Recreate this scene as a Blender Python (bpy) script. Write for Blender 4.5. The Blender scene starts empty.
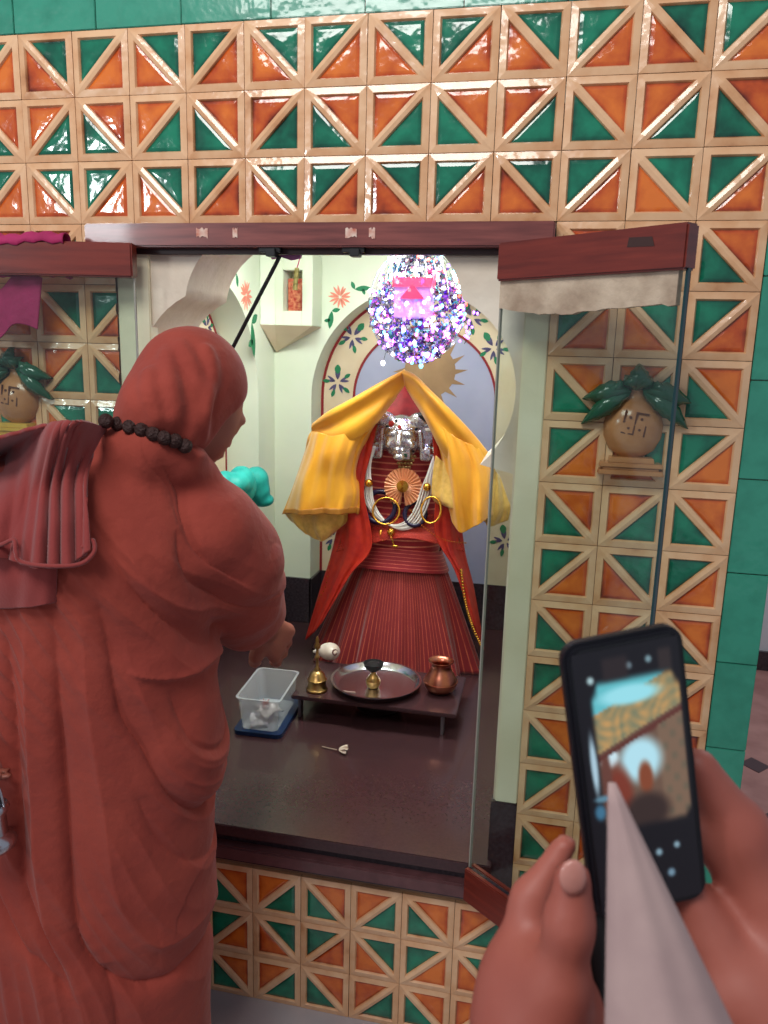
import bpy, bmesh, math, random
import numpy as np
from mathutils import Vector, Matrix, Euler
R = random.Random(7)
C = bpy.context.scene.collection
PI = math.pi

# ------------------------------------------------------------------ camera
FPX = 775.96
CAM = Vector((1.08809, -1.52710, 1.56590))
ROT = Euler((1.362801, -0.026213, 0.209190), 'XYZ')
cd = bpy.data.cameras.new('camera')
cam = bpy.data.objects.new('camera', cd); C.objects.link(cam)
cam.location = CAM; cam.rotation_euler = ROT
cd.sensor_fit = 'VERTICAL'; cd.sensor_height = 24; cd.sensor_width = 18
cd.lens = FPX / 1024 * 24
cd.clip_start = 0.02; cd.clip_end = 50
cd.dof.use_dof = True; cd.dof.focus_distance = 1.9; cd.dof.aperture_fstop = 6.5
bpy.context.scene.camera = cam
MC = ROT.to_matrix()

# ------------------------------------------------------------------ light
sc = bpy.context.scene
sc.view_settings.view_transform = 'Standard'
sc.view_settings.look = 'None'
sc.view_settings.gamma = 1
sc.view_settings.exposure = 0.0
sc.view_settings.use_curve_mapping = False
w = bpy.data.worlds.new('world'); sc.world = w; w.use_nodes = True
w.node_tree.nodes['Background'].inputs[0].default_value = (0.80, 0.86, 1.0, 1)
w.node_tree.nodes['Background'].inputs[1].default_value = 0.36


def area(name, loc, target, size, sizey, power, col):
    l = bpy.data.lights.new(name, 'AREA'); l.shape = 'RECTANGLE'
    l.size = size; l.size_y = sizey; l.energy = power; l.color = col
    o = bpy.data.objects.new(name, l); C.objects.link(o); o.location = loc
    o.rotation_euler = (Vector(target) - Vector(loc)).to_track_quat('-Z', 'Y').to_euler()
    return o


# unseen overhead fill added for soft light, then hall window daylight behind the camera
area('hall_overhead_fill', (0.3, -2.0, 3.3), (0.5, 0, 1.3), 1.3, 0.8, 46, (1.0, 0.97, 0.93))
area('hall_window_light', (-1.9, -3.4, 2.45), (0.6, 0.0, 1.5), 0.4, 0.5, 24, (0.95, 0.97, 1.0))
# tube lights of the shrine, on its ceiling behind the lintel
area('shrine_tube_light', (0.62, 0.62, 1.97), (0.62, 0.85, 0.0), 0.9, 0.25, 17, (0.93, 1.0, 0.93))


area('passage_fill', (2.5, 1.6, 2.7), (2.3, 1.6, 0), .8, .8, 16, (1, .96, .95))  # unseen light added to brighten the passage floor


# ------------------------------------------------------------------ helpers
def lin(v):
    v = v / 255
    return v / 12.92 if v <= .04045 else ((v + .055) / 1.055) ** 2.4


def rgb(r, g, b):
    return (lin(r), lin(g), lin(b), 1)


def ray(px, py):
    return MC @ Vector(((px - 384) / FPX, -(py - 512) / FPX, -1))


def P(px, py, Y):            # the point of the depth plane y=Y seen at a pixel
    d = ray(px, py); return CAM + d * ((Y - CAM.y) / d.y)


def PZ(px, py, z):
    d = ray(px, py); return CAM + d * ((z - CAM.z) / d.z)


def PX(px, py, x):
    d = ray(px, py); return CAM + d * ((x - CAM.x) / d.x)


def D(px, py, dep):          # the point at a distance along the view axis
    return CAM + ray(px, py) * dep


CR = MC @ Vector((1, 0, 0)); CU = MC @ Vector((0, 1, 0)); CF = MC @ Vector((0, 0, -1))


def mat(name, col, rough=.5, metal=0, col2=None, nscale=20, bump=0, bscale=60, spec=None, trans=0, ior=1.45,
        emit=None, estr=0, coat=0, sheen=0, stretch=None, alpha=1, sub=0, rand=0):
    m = bpy.data.materials.new(name); m.use_nodes = True
    nt = m.node_tree; b = nt.nodes['Principled BSDF']; L = nt.links
    b.inputs['Base Color'].default_value = col; b.inputs['Roughness'].default_value = rough
    b.inputs['Metallic'].default_value = metal; b.inputs['IOR'].default_value = ior
    b.inputs['Transmission Weight'].default_value = trans
    b.inputs['Coat Weight'].default_value = coat; b.inputs['Sheen Weight'].default_value = sheen
    b.inputs['Alpha'].default_value = alpha; b.inputs['Coat Roughness'].default_value = .08
    if spec is not None: b.inputs['Specular IOR Level'].default_value = spec
    if sub: b.inputs['Subsurface Weight'].default_value = sub; b.inputs['Subsurface Radius'].default_value = (.02, .008, .005)
    if emit: b.inputs['Emission Color'].default_value = emit; b.inputs['Emission Strength'].default_value = estr
    tc = nt.nodes.new('ShaderNodeTexCoord'); mp = nt.nodes.new('ShaderNodeMapping')
    L.new(tc.outputs['Object'], mp.inputs['Vector'])
    if stretch: mp.inputs['Scale'].default_value = stretch
    if rand:
        oi = nt.nodes.new('ShaderNodeObjectInfo'); ml = nt.nodes.new('ShaderNodeMath'); ml.operation = 'MULTIPLY'; ml.inputs[1].default_value = 40
        L.new(oi.outputs['Random'], ml.inputs[0]); L.new(ml.outputs[0], mp.inputs['Location'])
    if col2:
        n = nt.nodes.new('ShaderNodeTexNoise'); n.inputs['Scale'].default_value = nscale; n.inputs['Detail'].default_value = 5
        cr = nt.nodes.new('ShaderNodeValToRGB'); cr.color_ramp.elements[0].position = .35; cr.color_ramp.elements[1].position = .68
        cr.color_ramp.elements[0].color = col; cr.color_ramp.elements[1].color = col2
        L.new(mp.outputs[0], n.inputs['Vector']); L.new(n.outputs['Fac'], cr.inputs[0]); L.new(cr.outputs[0], b.inputs['Base Color'])
    if bump:
        n = nt.nodes.new('ShaderNodeTexNoise'); n.inputs['Scale'].default_value = bscale; n.inputs['Detail'].default_value = 4
        bp = nt.nodes.new('ShaderNodeBump'); bp.inputs['Strength'].default_value = bump; bp.inputs['Distance'].default_value = .01
        L.new(mp.outputs[0], n.inputs['Vector']); L.new(n.outputs['Fac'], bp.inputs['Height']); L.new(bp.outputs[0], b.inputs['Normal'])
    return m


def thin_glass(name, tint, refl=1.0):
    m = bpy.data.materials.new(name); m.use_nodes = True; nt = m.node_tree; nt.nodes.clear()
    o = nt.nodes.new('ShaderNodeOutputMaterial'); mx = nt.nodes.new('ShaderNodeMixShader')
    t = nt.nodes.new('ShaderNodeBsdfTransparent'); g = nt.nodes.new('ShaderNodeBsdfGlossy'); lw_ = nt.nodes.new('ShaderNodeLayerWeight')
    pw = nt.nodes.new('ShaderNodeMath'); pw.operation = 'POWER'; pw.inputs[1].default_value = 5; nt.links.new(lw_.outputs['Facing'], pw.inputs[0]); lw_.inputs[0].default_value = .5
    fr = nt.nodes.new('ShaderNodeMath'); fr.operation = 'MULTIPLY_ADD'; fr.inputs[1].default_value = .8; fr.inputs[2].default_value = .03; nt.links.new(pw.outputs[0], fr.inputs[0])
    t.inputs[0].default_value = tint; g.inputs['Roughness'].default_value = .03
    g.inputs[0].default_value = (refl, refl, refl, 1)
    nt.links.new(fr.outputs[0], mx.inputs[0]); nt.links.new(t.outputs[0], mx.inputs[1]); nt.links.new(g.outputs[0], mx.inputs[2])
    nt.links.new(mx.outputs[0], o.inputs[0]); return m


def stripes(name, base, line, attr_axis, freq, width, rough=.6, metal=.0):
    """woven cloth with thin shiny lines running along UV u or v"""
    m = bpy.data.materials.new(name); m.use_nodes = True; nt = m.node_tree; b = nt.nodes['Principled BSDF']; L = nt.links
    uv = nt.nodes.new('ShaderNodeUVMap'); sp = nt.nodes.new('ShaderNodeSeparateXYZ'); L.new(uv.outputs[0], sp.inputs[0])
    a = nt.nodes.new('ShaderNodeMath'); a.operation = 'MULTIPLY'; a.inputs[1].default_value = freq; L.new(sp.outputs[attr_axis], a.inputs[0])
    f = nt.nodes.new('ShaderNodeMath'); f.operation = 'FRACT'; L.new(a.outputs[0], f.inputs[0])
    c = nt.nodes.new('ShaderNodeMath'); c.operation = 'LESS_THAN'; c.inputs[1].default_value = width; L.new(f.outputs[0], c.inputs[0])
    n = nt.nodes.new('ShaderNodeTexNoise'); n.inputs['Scale'].default_value = 35; tc = nt.nodes.new('ShaderNodeTexCoord'); L.new(tc.outputs['Object'], n.inputs['Vector'])
    mm = nt.nodes.new('ShaderNodeMath'); mm.operation = 'MULTIPLY'; L.new(c.outputs[0], mm.inputs[0]); L.new(n.outputs['Fac'], mm.inputs[1])
    m2 = nt.nodes.new('ShaderNodeMath'); m2.operation = 'MULTIPLY'; m2.inputs[1].default_value = 1.5; m2.use_clamp = True; L.new(mm.outputs[0], m2.inputs[0])
    mx = nt.nodes.new('ShaderNodeMix'); mx.data_type = 'RGBA'; L.new(m2.outputs[0], mx.inputs[0]); mx.inputs[6].default_value = base; mx.inputs[7].default_value = line
    L.new(mx.outputs[2], b.inputs['Base Color']); b.inputs['Roughness'].default_value = rough; b.inputs['Metallic'].default_value = metal
    b.inputs['Sheen Weight'].default_value = .3
    return m


def vcol_mat(name, rough=.5, emit=0, coat=0):
    m = bpy.data.materials.new(name); m.use_nodes = True; nt = m.node_tree; b = nt.nodes['Principled BSDF']
    a = nt.nodes.new('ShaderNodeAttribute'); a.attribute_name = 'col'
    nt.links.new(a.outputs['Color'], b.inputs['Base Color']); b.inputs['Roughness'].default_value = rough
    b.inputs['Coat Weight'].default_value = coat
    if emit:
        nt.links.new(a.outputs['Color'], b.inputs['Emission Color']); b.inputs['Emission Strength'].default_value = emit
    return m


class MB:
    """collects faces, builds ONE mesh object"""
    def __init__(s): s.v = []; s.f = []; s.mi = []; s.uv = None

    def add(s, vs, fs, mi=0):
        k = len(s.v); s.v += [Vector(v) for v in vs]
        for f in fs: s.f.append([i + k for i in f]); s.mi.append(mi)

    def box(s, lo, hi, mi=0, M=None):
        x0, y0, z0 = lo; x1, y1, z1 = hi
        vs = [Vector(p) for p in ((x0, y0, z0), (x1, y0, z0), (x1, y1, z0), (x0, y1, z0), (x0, y0, z1), (x1, y0, z1), (x1, y1, z1), (x0, y1, z1))]
        if M: vs = [M @ v for v in vs]
        s.add(vs, [(0, 3, 2, 1), (4, 5, 6, 7), (0, 1, 5, 4), (1, 2, 6, 5), (2, 3, 7, 6), (3, 0, 4, 7)], mi)

    def tube(s, pts, rad, n=8, mi=0, close=False):
        pts = [Vector(p) for p in pts]; m = len(pts)
        if not hasattr(rad, '__len__'): rad = [rad] * m
        up = Vector((0.3, 0.2, 1)); vs = []
        for i, p in enumerate(pts):
            a = pts[(i - 1) % m] if (i or close) else p; b = pts[(i + 1) % m] if (i < m - 1 or close) else p
            t = (b - a).normalized(); x = t.cross(up)
            if x.length < 1e-3: x = t.cross(Vector((1, 0, 0)))
            x.normalize(); y = t.cross(x); up = x.cross(t)
            for j in range(n):
                an = 2 * PI * j / n; vs.append(p + (x * math.cos(an) + y * math.sin(an)) * rad[i])
        fs = []
        for i in range(m if close else m - 1):
            i2 = (i + 1) % m
            for j in range(n): fs.append((i * n + j, i * n + (j + 1) % n, i2 * n + (j + 1) % n, i2 * n + j))
        if not close: fs += [tuple(range(n - 1, -1, -1)), tuple(range((m - 1) * n, m * n))]
        s.add(vs, fs, mi)

    def lathe(s, prof, c=(0, 0, 0), n=32, mi=0, M=None):
        vs = []; fs = []
        for r, z in prof:
            for j in range(n):
                a = 2 * PI * j / n; vs.append(Vector((r * math.cos(a), r * math.sin(a), z)))
        if M: vs = [M @ v for v in vs]
        vs = [v + Vector(c) for v in vs]
        for i in range(len(prof) - 1):
            for j in range(n): fs.append((i * n + j, i * n + (j + 1) % n, (i + 1) * n + (j + 1) % n, (i + 1) * n + j))
        s.add(vs, fs, mi)

    def ball(s, c, r, n=12, mi=0, M=None):
        if not hasattr(r, '__len__'): r = (r, r, r)
        prof = []
        vs = []; fs = []; k = n // 2
        for i in range(k + 1):
            th = PI * i / k
            for j in range(n):
                a = 2 * PI * j / n; vs.append(Vector((r[0] * math.sin(th) * math.cos(a), r[1] * math.sin(th) * math.sin(a), -r[2] * math.cos(th))))
        if M: vs = [M @ v for v in vs]
        for i in range(k):
            for j in range(n): fs.append((i * n + j, i * n + (j + 1) % n, (i + 1) * n + (j + 1) % n, (i + 1) * n + j))
        s.add([v + Vector(c) for v in vs], fs, mi)

    def prism(s, poly, h0, h1, F, mi=0):
        """poly in (u,v), extruded from h0 to h1 through the map F(u,v,h)"""
        n = len(poly); vs = [F(u, v, h0) for u, v in poly] + [F(u, v, h1) for u, v in poly]
        fs = [tuple(range(n)), tuple(range(2 * n - 1, n - 1, -1))] + [(i, (i + 1) % n, n + (i + 1) % n, n + i) for i in range(n)]
        s.add(vs, fs, mi)

    def mesh(s, name, mats, smooth=False, weld=0, bevel=0):
        me = bpy.data.meshes.new(name); me.from_pydata([tuple(v) for v in s.v], [], s.f)
        for m in (mats if isinstance(mats, (list, tuple)) else [mats]): me.materials.append(m)
        me.polygons.foreach_set('material_index', s.mi)
        bm = bmesh.new(); bm.from_mesh(me)
        if weld: bmesh.ops.remove_doubles(bm, verts=bm.verts, dist=weld)
        bmesh.ops.recalc_face_normals(bm, faces=bm.faces)
        if bevel:
            es = [e for e in bm.edges if len(e.link_faces) == 2 and e.calc_face_angle(0) > .5]
            bmesh.ops.bevel(bm, geom=es, offset=bevel, segments=2, affect='EDGES', clamp_overlap=True)
        bm.to_mesh(me); bm.free()
        if smooth:
            me.polygons.foreach_set('use_smooth', [True] * len(me.polygons))
            if smooth != 1 and smooth != 2: pass
            me.set_sharp_from_angle(angle=math.radians(50 if smooth == 1 else 180))
        return me

    def build(s, name, mats, parent=None, smooth=False, weld=0, bevel=0):
        o = bpy.data.objects.new(name, s.mesh(name, mats, smooth, weld, bevel)); C.objects.link(o)
        if parent: attach(o, parent)
        return o


def attach(o, parent):
    """parent an object whose vertices are in world space"""
    o.parent = parent
    o.matrix_parent_inverse = Matrix.Identity(4)
    pm = wm(parent)
    if pm != Matrix.Identity(4): o.matrix_basis = pm.inverted() @ o.matrix_basis


def wm(o):
    m = o.matrix_basis.copy()
    while o.parent: o = o.parent; m = o.matrix_basis @ m
    return m


def tag(o, label, cat, group=None, kind=None):
    o['label'] = label; o['category'] = cat
    if group: o['group'] = group
    if kind: o['kind'] = kind
    return o


def thing(name, label, cat, loc=(0, 0, 0), group=None):
    o = bpy.data.objects.new(name, None); C.objects.link(o); o.location = loc; o.empty_display_size = .05
    return tag(o, label, cat, group)


def struct(o): o['kind'] = 'structure'; return o


def catmull(pts, n):
    pts = [Vector(p) for p in pts]; out = []
    m = len(pts)
    if m == 2: return [pts[0].lerp(pts[1], i / (n - 1)) for i in range(n)]
    for i in range(n):
        t = i / (n - 1) * (m - 1); k = min(int(t), m - 2); f = t - k
        p0 = pts[max(k - 1, 0)]; p1 = pts[k]; p2 = pts[k + 1]; p3 = pts[min(k + 2, m - 1)]
        out.append(.5 * ((2 * p1) + (p2 - p0) * f + (2 * p0 - 5 * p1 + 4 * p2 - p3) * f * f + (3 * p1 - p0 - 3 * p2 + p3) * f ** 3))
    return out


def sheet(name, rows, mats, parent, nu=40, nv=40, thick=.003, disp=None, uv=True):
    """cloth through rows of control points, given thickness; disp(u,v)->offset vector"""
    rr = [catmull(r, nu) for r in rows]; cols = [catmull([r[i] for r in rr], nv) for i in range(nu)]
    g = [[cols[i][j].copy() for i in range(nu)] for j in range(nv)]
    if disp:
        for j in range(nv):
            for i in range(nu): g[j][i] += disp(i / (nu - 1), j / (nv - 1))
    # normals for thickness
    N = [[None] * nu for _ in range(nv)]
    for j in range(nv):
        for i in range(nu):
            a = g[j][min(i + 1, nu - 1)] - g[j][max(i - 1, 0)]; b = g[min(j + 1, nv - 1)][i] - g[max(j - 1, 0)][i]
            n = a.cross(b); N[j][i] = n.normalized() if n.length > 1e-9 else Vector((0, -1, 0))
    vs = [tuple(g[j][i] + N[j][i] * thick * .5) for j in range(nv) for i in range(nu)] + [tuple(g[j][i] - N[j][i] * thick * .5) for j in range(nv) for i in range(nu)]
    k = nu * nv; fs = []
    for j in range(nv - 1):
        for i in range(nu - 1):
            a = j * nu + i; fs.append((a, a + 1, a + nu + 1, a + nu)); fs.append((k + a, k + a + nu, k + a + nu + 1, k + a + 1))
    bd = [(0, i) for i in range(nu)] + [(j, nu - 1) for j in range(1, nv)] + [(nv - 1, i) for i in range(nu - 2, -1, -1)] + [(j, 0) for j in range(nv - 2, 0, -1)]
    for q in range(len(bd)):
        a = bd[q][0] * nu + bd[q][1]; b = bd[(q + 1) % len(bd)]; b = b[0] * nu + b[1]; fs.append((a, k + a, k + b, b))
    me = bpy.data.meshes.new(name); me.from_pydata(vs, [], fs)
    for m in (mats if isinstance(mats, (list, tuple)) else [mats]): me.materials.append(m)
    ul = me.uv_layers.new(name='UVMap')
    for li, lp in enumerate(me.loops):
        vi = lp.vertex_index % k; ul.data[li].uv = ((vi % nu) / (nu - 1), (vi // nu) / (nv - 1))
    me.polygons.foreach_set('use_smooth', [True] * len(me.polygons))
    o = bpy.data.objects.new(name, me); C.objects.link(o)
    if parent: attach(o, parent)
    return o


def loft(name, zs, ring, mats, parent, n=96, uvs=None, cap=True):
    """ring(z,theta)->Vector ; closed loft with UV u=theta"""
    vs = []; fs = []; m = len(zs)
    for z in zs:
        for j in range(n): vs.append(tuple(ring(z, 2 * PI * j / n)))
    for i in range(m - 1):
        for j in range(n): fs.append((i * n + j, i * n + (j + 1) % n, (i + 1) * n + (j + 1) % n, (i + 1) * n + j))
    if cap: fs += [tuple(range(n - 1, -1, -1)), tuple(range((m - 1) * n, m * n))]
    me = bpy.data.meshes.new(name); me.from_pydata(vs, [], fs); me.materials.append(mats)
    ul = me.uv_layers.new(name='UVMap')
    for p in me.polygons:
        if len(p.vertices) != 4: continue
        js = [v % n for v in p.vertices]; wrap = max(js) - min(js) > 1
        for li, v in zip(p.loop_indices, p.vertices):
            j = v % n; u = (j + (n if wrap and j == 0 else 0)) / n; ul.data[li].uv = (u, (v // n) / (m - 1))
    me.polygons.foreach_set('use_smooth', [True] * len(me.polygons))
    o = bpy.data.objects.new(name, me); C.objects.link(o)
    if parent: attach(o, parent)
    return o


class Vox:
    """signed distance grid -> smooth mesh by surface nets"""
    def __init__(s, lo, hi, h):
        s.lo = np.array(lo, float); s.h = h; s.n = np.maximum(((np.array(hi) - s.lo) / h).astype(int) + 2, 4)
        s.F = np.full(s.n, 1.0, np.float32)

    def _blk(s, lo, hi):
        a = np.clip(((np.array(lo) - s.lo) / s.h).astype(int), 0, s.n); b = np.clip(((np.array(hi) - s.lo) / s.h).astype(int) + 2, 0, s.n)
        if (b <= a).any(): return None
        ax = [s.lo[i] + s.h * np.arange(a[i], b[i]) for i in range(3)]
        X, Y, Z = np.meshgrid(*ax, indexing='ij', sparse=True)
        return tuple(slice(a[i], b[i]) for i in range(3)), X, Y, Z

    def put(s, fn, lo, hi, k=.01, op='u'):
        m = k * 1.2 + .02; r = s._blk([v - m for v in lo], [v + m for v in hi])
        if r is None: return
        sl, X, Y, Z = r; d = np.broadcast_to(fn(X, Y, Z), s.F[sl].shape); f = s.F[sl]
        if op == 'u':
            t = np.clip(.5 + .5 * (f - d) / k, 0, 1); s.F[sl] = f * (1 - t) + d * t - k * t * (1 - t)
        elif op == 's':
            t = np.clip(.5 - .5 * (f + d) / k, 0, 1); s.F[sl] = f * (1 - t) + (-d) * t + k * t * (1 - t)

    def cap(s, a, b, ra, rb=None, k=.01, op='u'):
        rb = ra if rb is None else rb; a = np.array(a, float); b = np.array(b, float); ab = b - a; L2 = float(ab @ ab) + 1e-12

        def fn(X, Y, Z):
            t = np.clip(((X - a[0]) * ab[0] + (Y - a[1]) * ab[1] + (Z - a[2]) * ab[2]) / L2, 0, 1)
            return np.sqrt((X - a[0] - t * ab[0]) ** 2 + (Y - a[1] - t * ab[1]) ** 2 + (Z - a[2] - t * ab[2]) ** 2) - (ra + (rb - ra) * t)
        r = max(ra, rb); s.put(fn, np.minimum(a, b) - r, np.maximum(a, b) + r, k, op)

    def chain(s, pts, rs, k=.01, op='u'):
        for i in range(len(pts) - 1): s.cap(pts[i], pts[i + 1], rs[i], rs[i + 1], k, op)

    def ell(s, c, r, M=None, k=.01, op='u'):
        """ellipsoid; M columns = its axes"""
        c = np.array(c, float); r = np.array(r, float); A = np.eye(3) if M is None else np.array(M, float)

        def fn(X, Y, Z):
            q = [((X - c[0]) * A[0, i] + (Y - c[1]) * A[1, i] + (Z - c[2]) * A[2, i]) for i in range(3)]
            k0 = np.sqrt(sum((q[i] / r[i]) ** 2 for i in range(3))); k1 = np.sqrt(sum((q[i] / r[i] ** 2) ** 2 for i in range(3))) + 1e-9
            return k0 * (k0 - 1) / k1
        s.put(fn, c - r.max(), c + r.max(), k, op)

    def hit(s, px, py, ymin=-9):
        """first surface point seen from the camera at a pixel"""
        d = ray(px, py).normalized(); t = .2
        while t < 4:
            p = CAM + d * t; i = ((np.array(p) - s.lo) / s.h).astype(int)
            if (i >= 0).all() and (i < s.n).all() and s.F[tuple(i)] < 0: return p
            t += s.h * .5
        return None

    def fold(s, pix, r, k=.012, op='u', sink=.3, n=14):
        ps = []
        for q in catmull([(a, b, 0) for a, b in pix], n):
            h = s.hit(q.x, q.y)
            if h is not None: ps.append(h)
        if len(ps) < 2: return
        d = (CAM - ps[0]).normalized()
        m = len(ps); rs = [r * (.35 + .65 * math.sin(PI * min(max(i / (m - 1), .04), .96)) ** .6) for i in range(m)]
        ps = [p - d * (rs[i] * sink if op == 'u' else -rs[i] * sink) for i, p in enumerate(ps)]
        s.chain(ps, rs, k, op)

    def build(s, name, mats, parent=None, smooth_it=1, fn=None):
        F = s.F; n = s.n
        ins = F < 0
        cnt = np.zeros(n - 1, np.uint8)
        for dx in (0, 1):
            for dy in (0, 1):
                for dz in (0, 1): cnt += ins[dx:n[0] - 1 + dx, dy:n[1] - 1 + dy, dz:n[2] - 1 + dz]
        act = (cnt > 0) & (cnt < 8); idx = -np.ones(n - 1, np.int64); cells = np.argwhere(act); idx[act] = np.arange(len(cells))
        acc = np.zeros((len(cells), 3)); w_ = np.zeros(len(cells)); cs = [(i, j, k) for i in (0, 1) for j in (0, 1) for k in (0, 1)]
        for a in cs:
            for ax in range(3):
                if a[ax]: continue
                b = list(a); b[ax] = 1
                fa = F[cells[:, 0] + a[0], cells[:, 1] + a[1], cells[:, 2] + a[2]]; fb = F[cells[:, 0] + b[0], cells[:, 1] + b[1], cells[:, 2] + b[2]]
                x = (fa < 0) != (fb < 0); t = np.where(x, fa / np.where(x, fa - fb, 1), 0)
                p = np.tile(np.array(a, float), (len(cells), 1)); p[:, ax] += t
                acc += p * x[:, None]; w_ += x
        V = (cells + acc / w_[:, None]) * s.h + s.lo
        fs = []
        for ax in range(3):
            o = [a for a in range(3) if a != ax]
            sl0 = [slice(1, n[i] - 1) for i in range(3)]; sl1 = list(sl0); sl0[ax] = slice(0, n[ax] - 1); sl1[ax] = slice(1, n[ax])
            A = ins[tuple(sl0)]; B = ins[tuple(sl1)]; X = np.argwhere(A != B)
            if not len(X): continue
            fl = A[X[:, 0], X[:, 1], X[:, 2]]
            base = X.copy()
            for i in o: base[:, i] += 1
            q = []
            for da, db in ((0, 0), (1, 0), (1, 1), (0, 1)):
                c = base.copy(); c[:, o[0]] -= da; c[:, o[1]] -= db; q.append(idx[c[:, 0], c[:, 1], c[:, 2]])
            q = np.stack(q, 1); ok = (q >= 0).all(1); q = q[ok]; fl = fl[ok]
            if ax == 1: fl = ~fl
            q[~fl] = q[~fl][:, ::-1]; fs.append(q)
        fs = np.concatenate(fs)
        if fn is not None: V = fn(V)
        for _ in range(smooth_it):
            S = np.zeros_like(V); c = np.zeros(len(V))
            for i in range(4):
                a = fs[:, i]; b = fs[:, (i + 1) % 4]
                np.add.at(S, a, V[b]); np.add.at(c, a, 1); np.add.at(S, b, V[a]); np.add.at(c, b, 1)
            V = V * .4 + .6 * S / np.maximum(c, 1)[:, None]
        me = bpy.data.meshes.new(name); me.vertices.add(len(V)); me.vertices.foreach_set('co', V.ravel())
        me.loops.add(fs.size); me.loops.foreach_set('vertex_index', fs.ravel().astype(np.int32))
        me.polygons.add(len(fs)); me.polygons.foreach_set('loop_start', np.arange(0, fs.size, 4, dtype=np.int32))
        me.update(calc_edges=True); me.validate()
        me.polygons.foreach_set('use_smooth', [True] * len(me.polygons))
        for m in (mats if isinstance(mats, (list, tuple)) else [mats]): me.materials.append(m)
        o = bpy.data.objects.new(name, me); C.objects.link(o)
        if parent: attach(o, parent)
        return o


# ------------------------------------------------------------------ materials
def glaze(name, dark, mid, light, rough=.12):
    m = bpy.data.materials.new(name); m.use_nodes = True; nt = m.node_tree; b = nt.nodes['Principled BSDF']; L = nt.links
    tc = nt.nodes.new('ShaderNodeTexCoord'); oi = nt.nodes.new('ShaderNodeObjectInfo'); mp = nt.nodes.new('ShaderNodeMapping')
    ml = nt.nodes.new('ShaderNodeMath'); ml.operation = 'MULTIPLY'; ml.inputs[1].default_value = 37; L.new(oi.outputs['Random'], ml.inputs[0])
    L.new(ml.outputs[0], mp.inputs['Location']); L.new(tc.outputs['Object'], mp.inputs['Vector'])
    n = nt.nodes.new('ShaderNodeTexNoise'); n.inputs['Scale'].default_value = 22; n.inputs['Detail'].default_value = 4; L.new(mp.outputs[0], n.inputs['Vector'])
    a = nt.nodes.new('ShaderNodeAttribute'); a.attribute_name = 'pool'
    ad = nt.nodes.new('ShaderNodeMath'); ad.operation = 'ADD'; L.new(n.outputs['Fac'], ad.inputs[0])
    m2 = nt.nodes.new('ShaderNodeMath'); m2.operation = 'MULTIPLY_ADD'; m2.inputs[1].default_value = .55; m2.inputs[2].default_value = -.45; L.new(a.outputs['Fac'], m2.inputs[0]); L.new(m2.outputs[0], ad.inputs[1])
    ad2 = nt.nodes.new('ShaderNodeMath'); ad2.operation = 'MULTIPLY_ADD'; ad2.inputs[1].default_value = .22; L.new(oi.outputs['Random'], ad2.inputs[0]); L.new(ad.outputs[0], ad2.inputs[2])
    cr = nt.nodes.new('ShaderNodeValToRGB'); e = cr.color_ramp.elements; e[0].position = .12; e[0].color = dark; e[1].position = .78; e[1].color = light
    x = e.new(.42); x.color = mid; L.new(ad2.outputs[0], cr.inputs[0]); L.new(cr.outputs[0], b.inputs['Base Color'])
    b.inputs['Roughness'].default_value = rough; b.inputs['Coat Weight'].default_value = .6; b.inputs['Coat Roughness'].default_value = .06
    nb = nt.nodes.new('ShaderNodeTexNoise'); nb.inputs['Scale'].default_value = 30; L.new(mp.outputs[0], nb.inputs['Vector'])
    bp = nt.nodes.new('ShaderNodeBump'); bp.inputs['Strength'].default_value = .16; bp.inputs['Distance'].default_value = .01; L.new(nb.outputs['Fac'], bp.inputs['Height'])
    L.new(bp.outputs[0], b.inputs['Normal']); L.new(bp.outputs[0], b.inputs['Coat Normal'])
    return m


M_rib = glaze('cream_rib_glaze', rgb(150, 84, 40), rgb(212, 158, 112), rgb(228, 184, 142), .25)
M_og = glaze('orange_glaze', rgb(96, 28, 12), rgb(186, 76, 28), rgb(224, 118, 44))
M_gg = glaze('green_glaze', rgb(4, 44, 34), rgb(4, 88, 66), rgb(22, 128, 96))
M_slab = glaze('sea_green_glaze', rgb(26, 104, 84), rgb(38, 126, 102), rgb(52, 146, 120), .25)
M_grout = mat('grout', rgb(150, 116, 88), .9, bump=.3)
M_plaster = mat('cream_plaster', rgb(232, 224, 196), .65, col2=rgb(212, 202, 170), nscale=5, bump=.25, bscale=18)
M_mint = mat('mint_paint', rgb(224, 230, 210), .55, col2=rgb(212, 222, 200), nscale=3, bump=.08, bscale=12)
M_rough = mat('rough_white_plaster', rgb(232, 222, 204), .7, col2=rgb(196, 178, 156), nscale=4, bump=.6, bscale=14)
M_band = mat('beige_paint', rgb(226, 208, 180), .6, col2=rgb(214, 192, 160), nscale=6)
M_lav = mat('lavender_paint', rgb(176, 178, 204), .6, col2=rgb(158, 162, 192), nscale=4)
M_redline = mat('red_paint_line', rgb(140, 26, 34), .6)
M_sun = mat('brown_paint', rgb(170, 136, 100), .6, col2=rgb(150, 118, 86), nscale=10)
M_leaf = mat('leaf_green_paint', rgb(26, 122, 80), .6)
M_petal = mat('violet_grey_paint', rgb(84, 76, 116), .6)
M_pink = mat('salmon_paint', rgb(228, 138, 118), .6)
M_wood = mat('varnished_red_wood', rgb(120, 44, 32), .3, col2=rgb(92, 30, 22), nscale=6, stretch=(1, 1, 12), coat=.4, bump=.05)
M_wood2 = mat('dark_mauve_wood', rgb(134, 72, 66), .3, col2=rgb(100, 50, 48), nscale=7, stretch=(1, 8, 12), coat=.3)
M_gran = mat('polished_brown_granite', rgb(60, 38, 41), .26, col2=rgb(67, 43, 46), nscale=160, coat=.2)
M_gran2 = mat('polished_black_granite', rgb(44, 36, 42), .15, col2=rgb(62, 54, 60), nscale=120, coat=.3)
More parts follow.
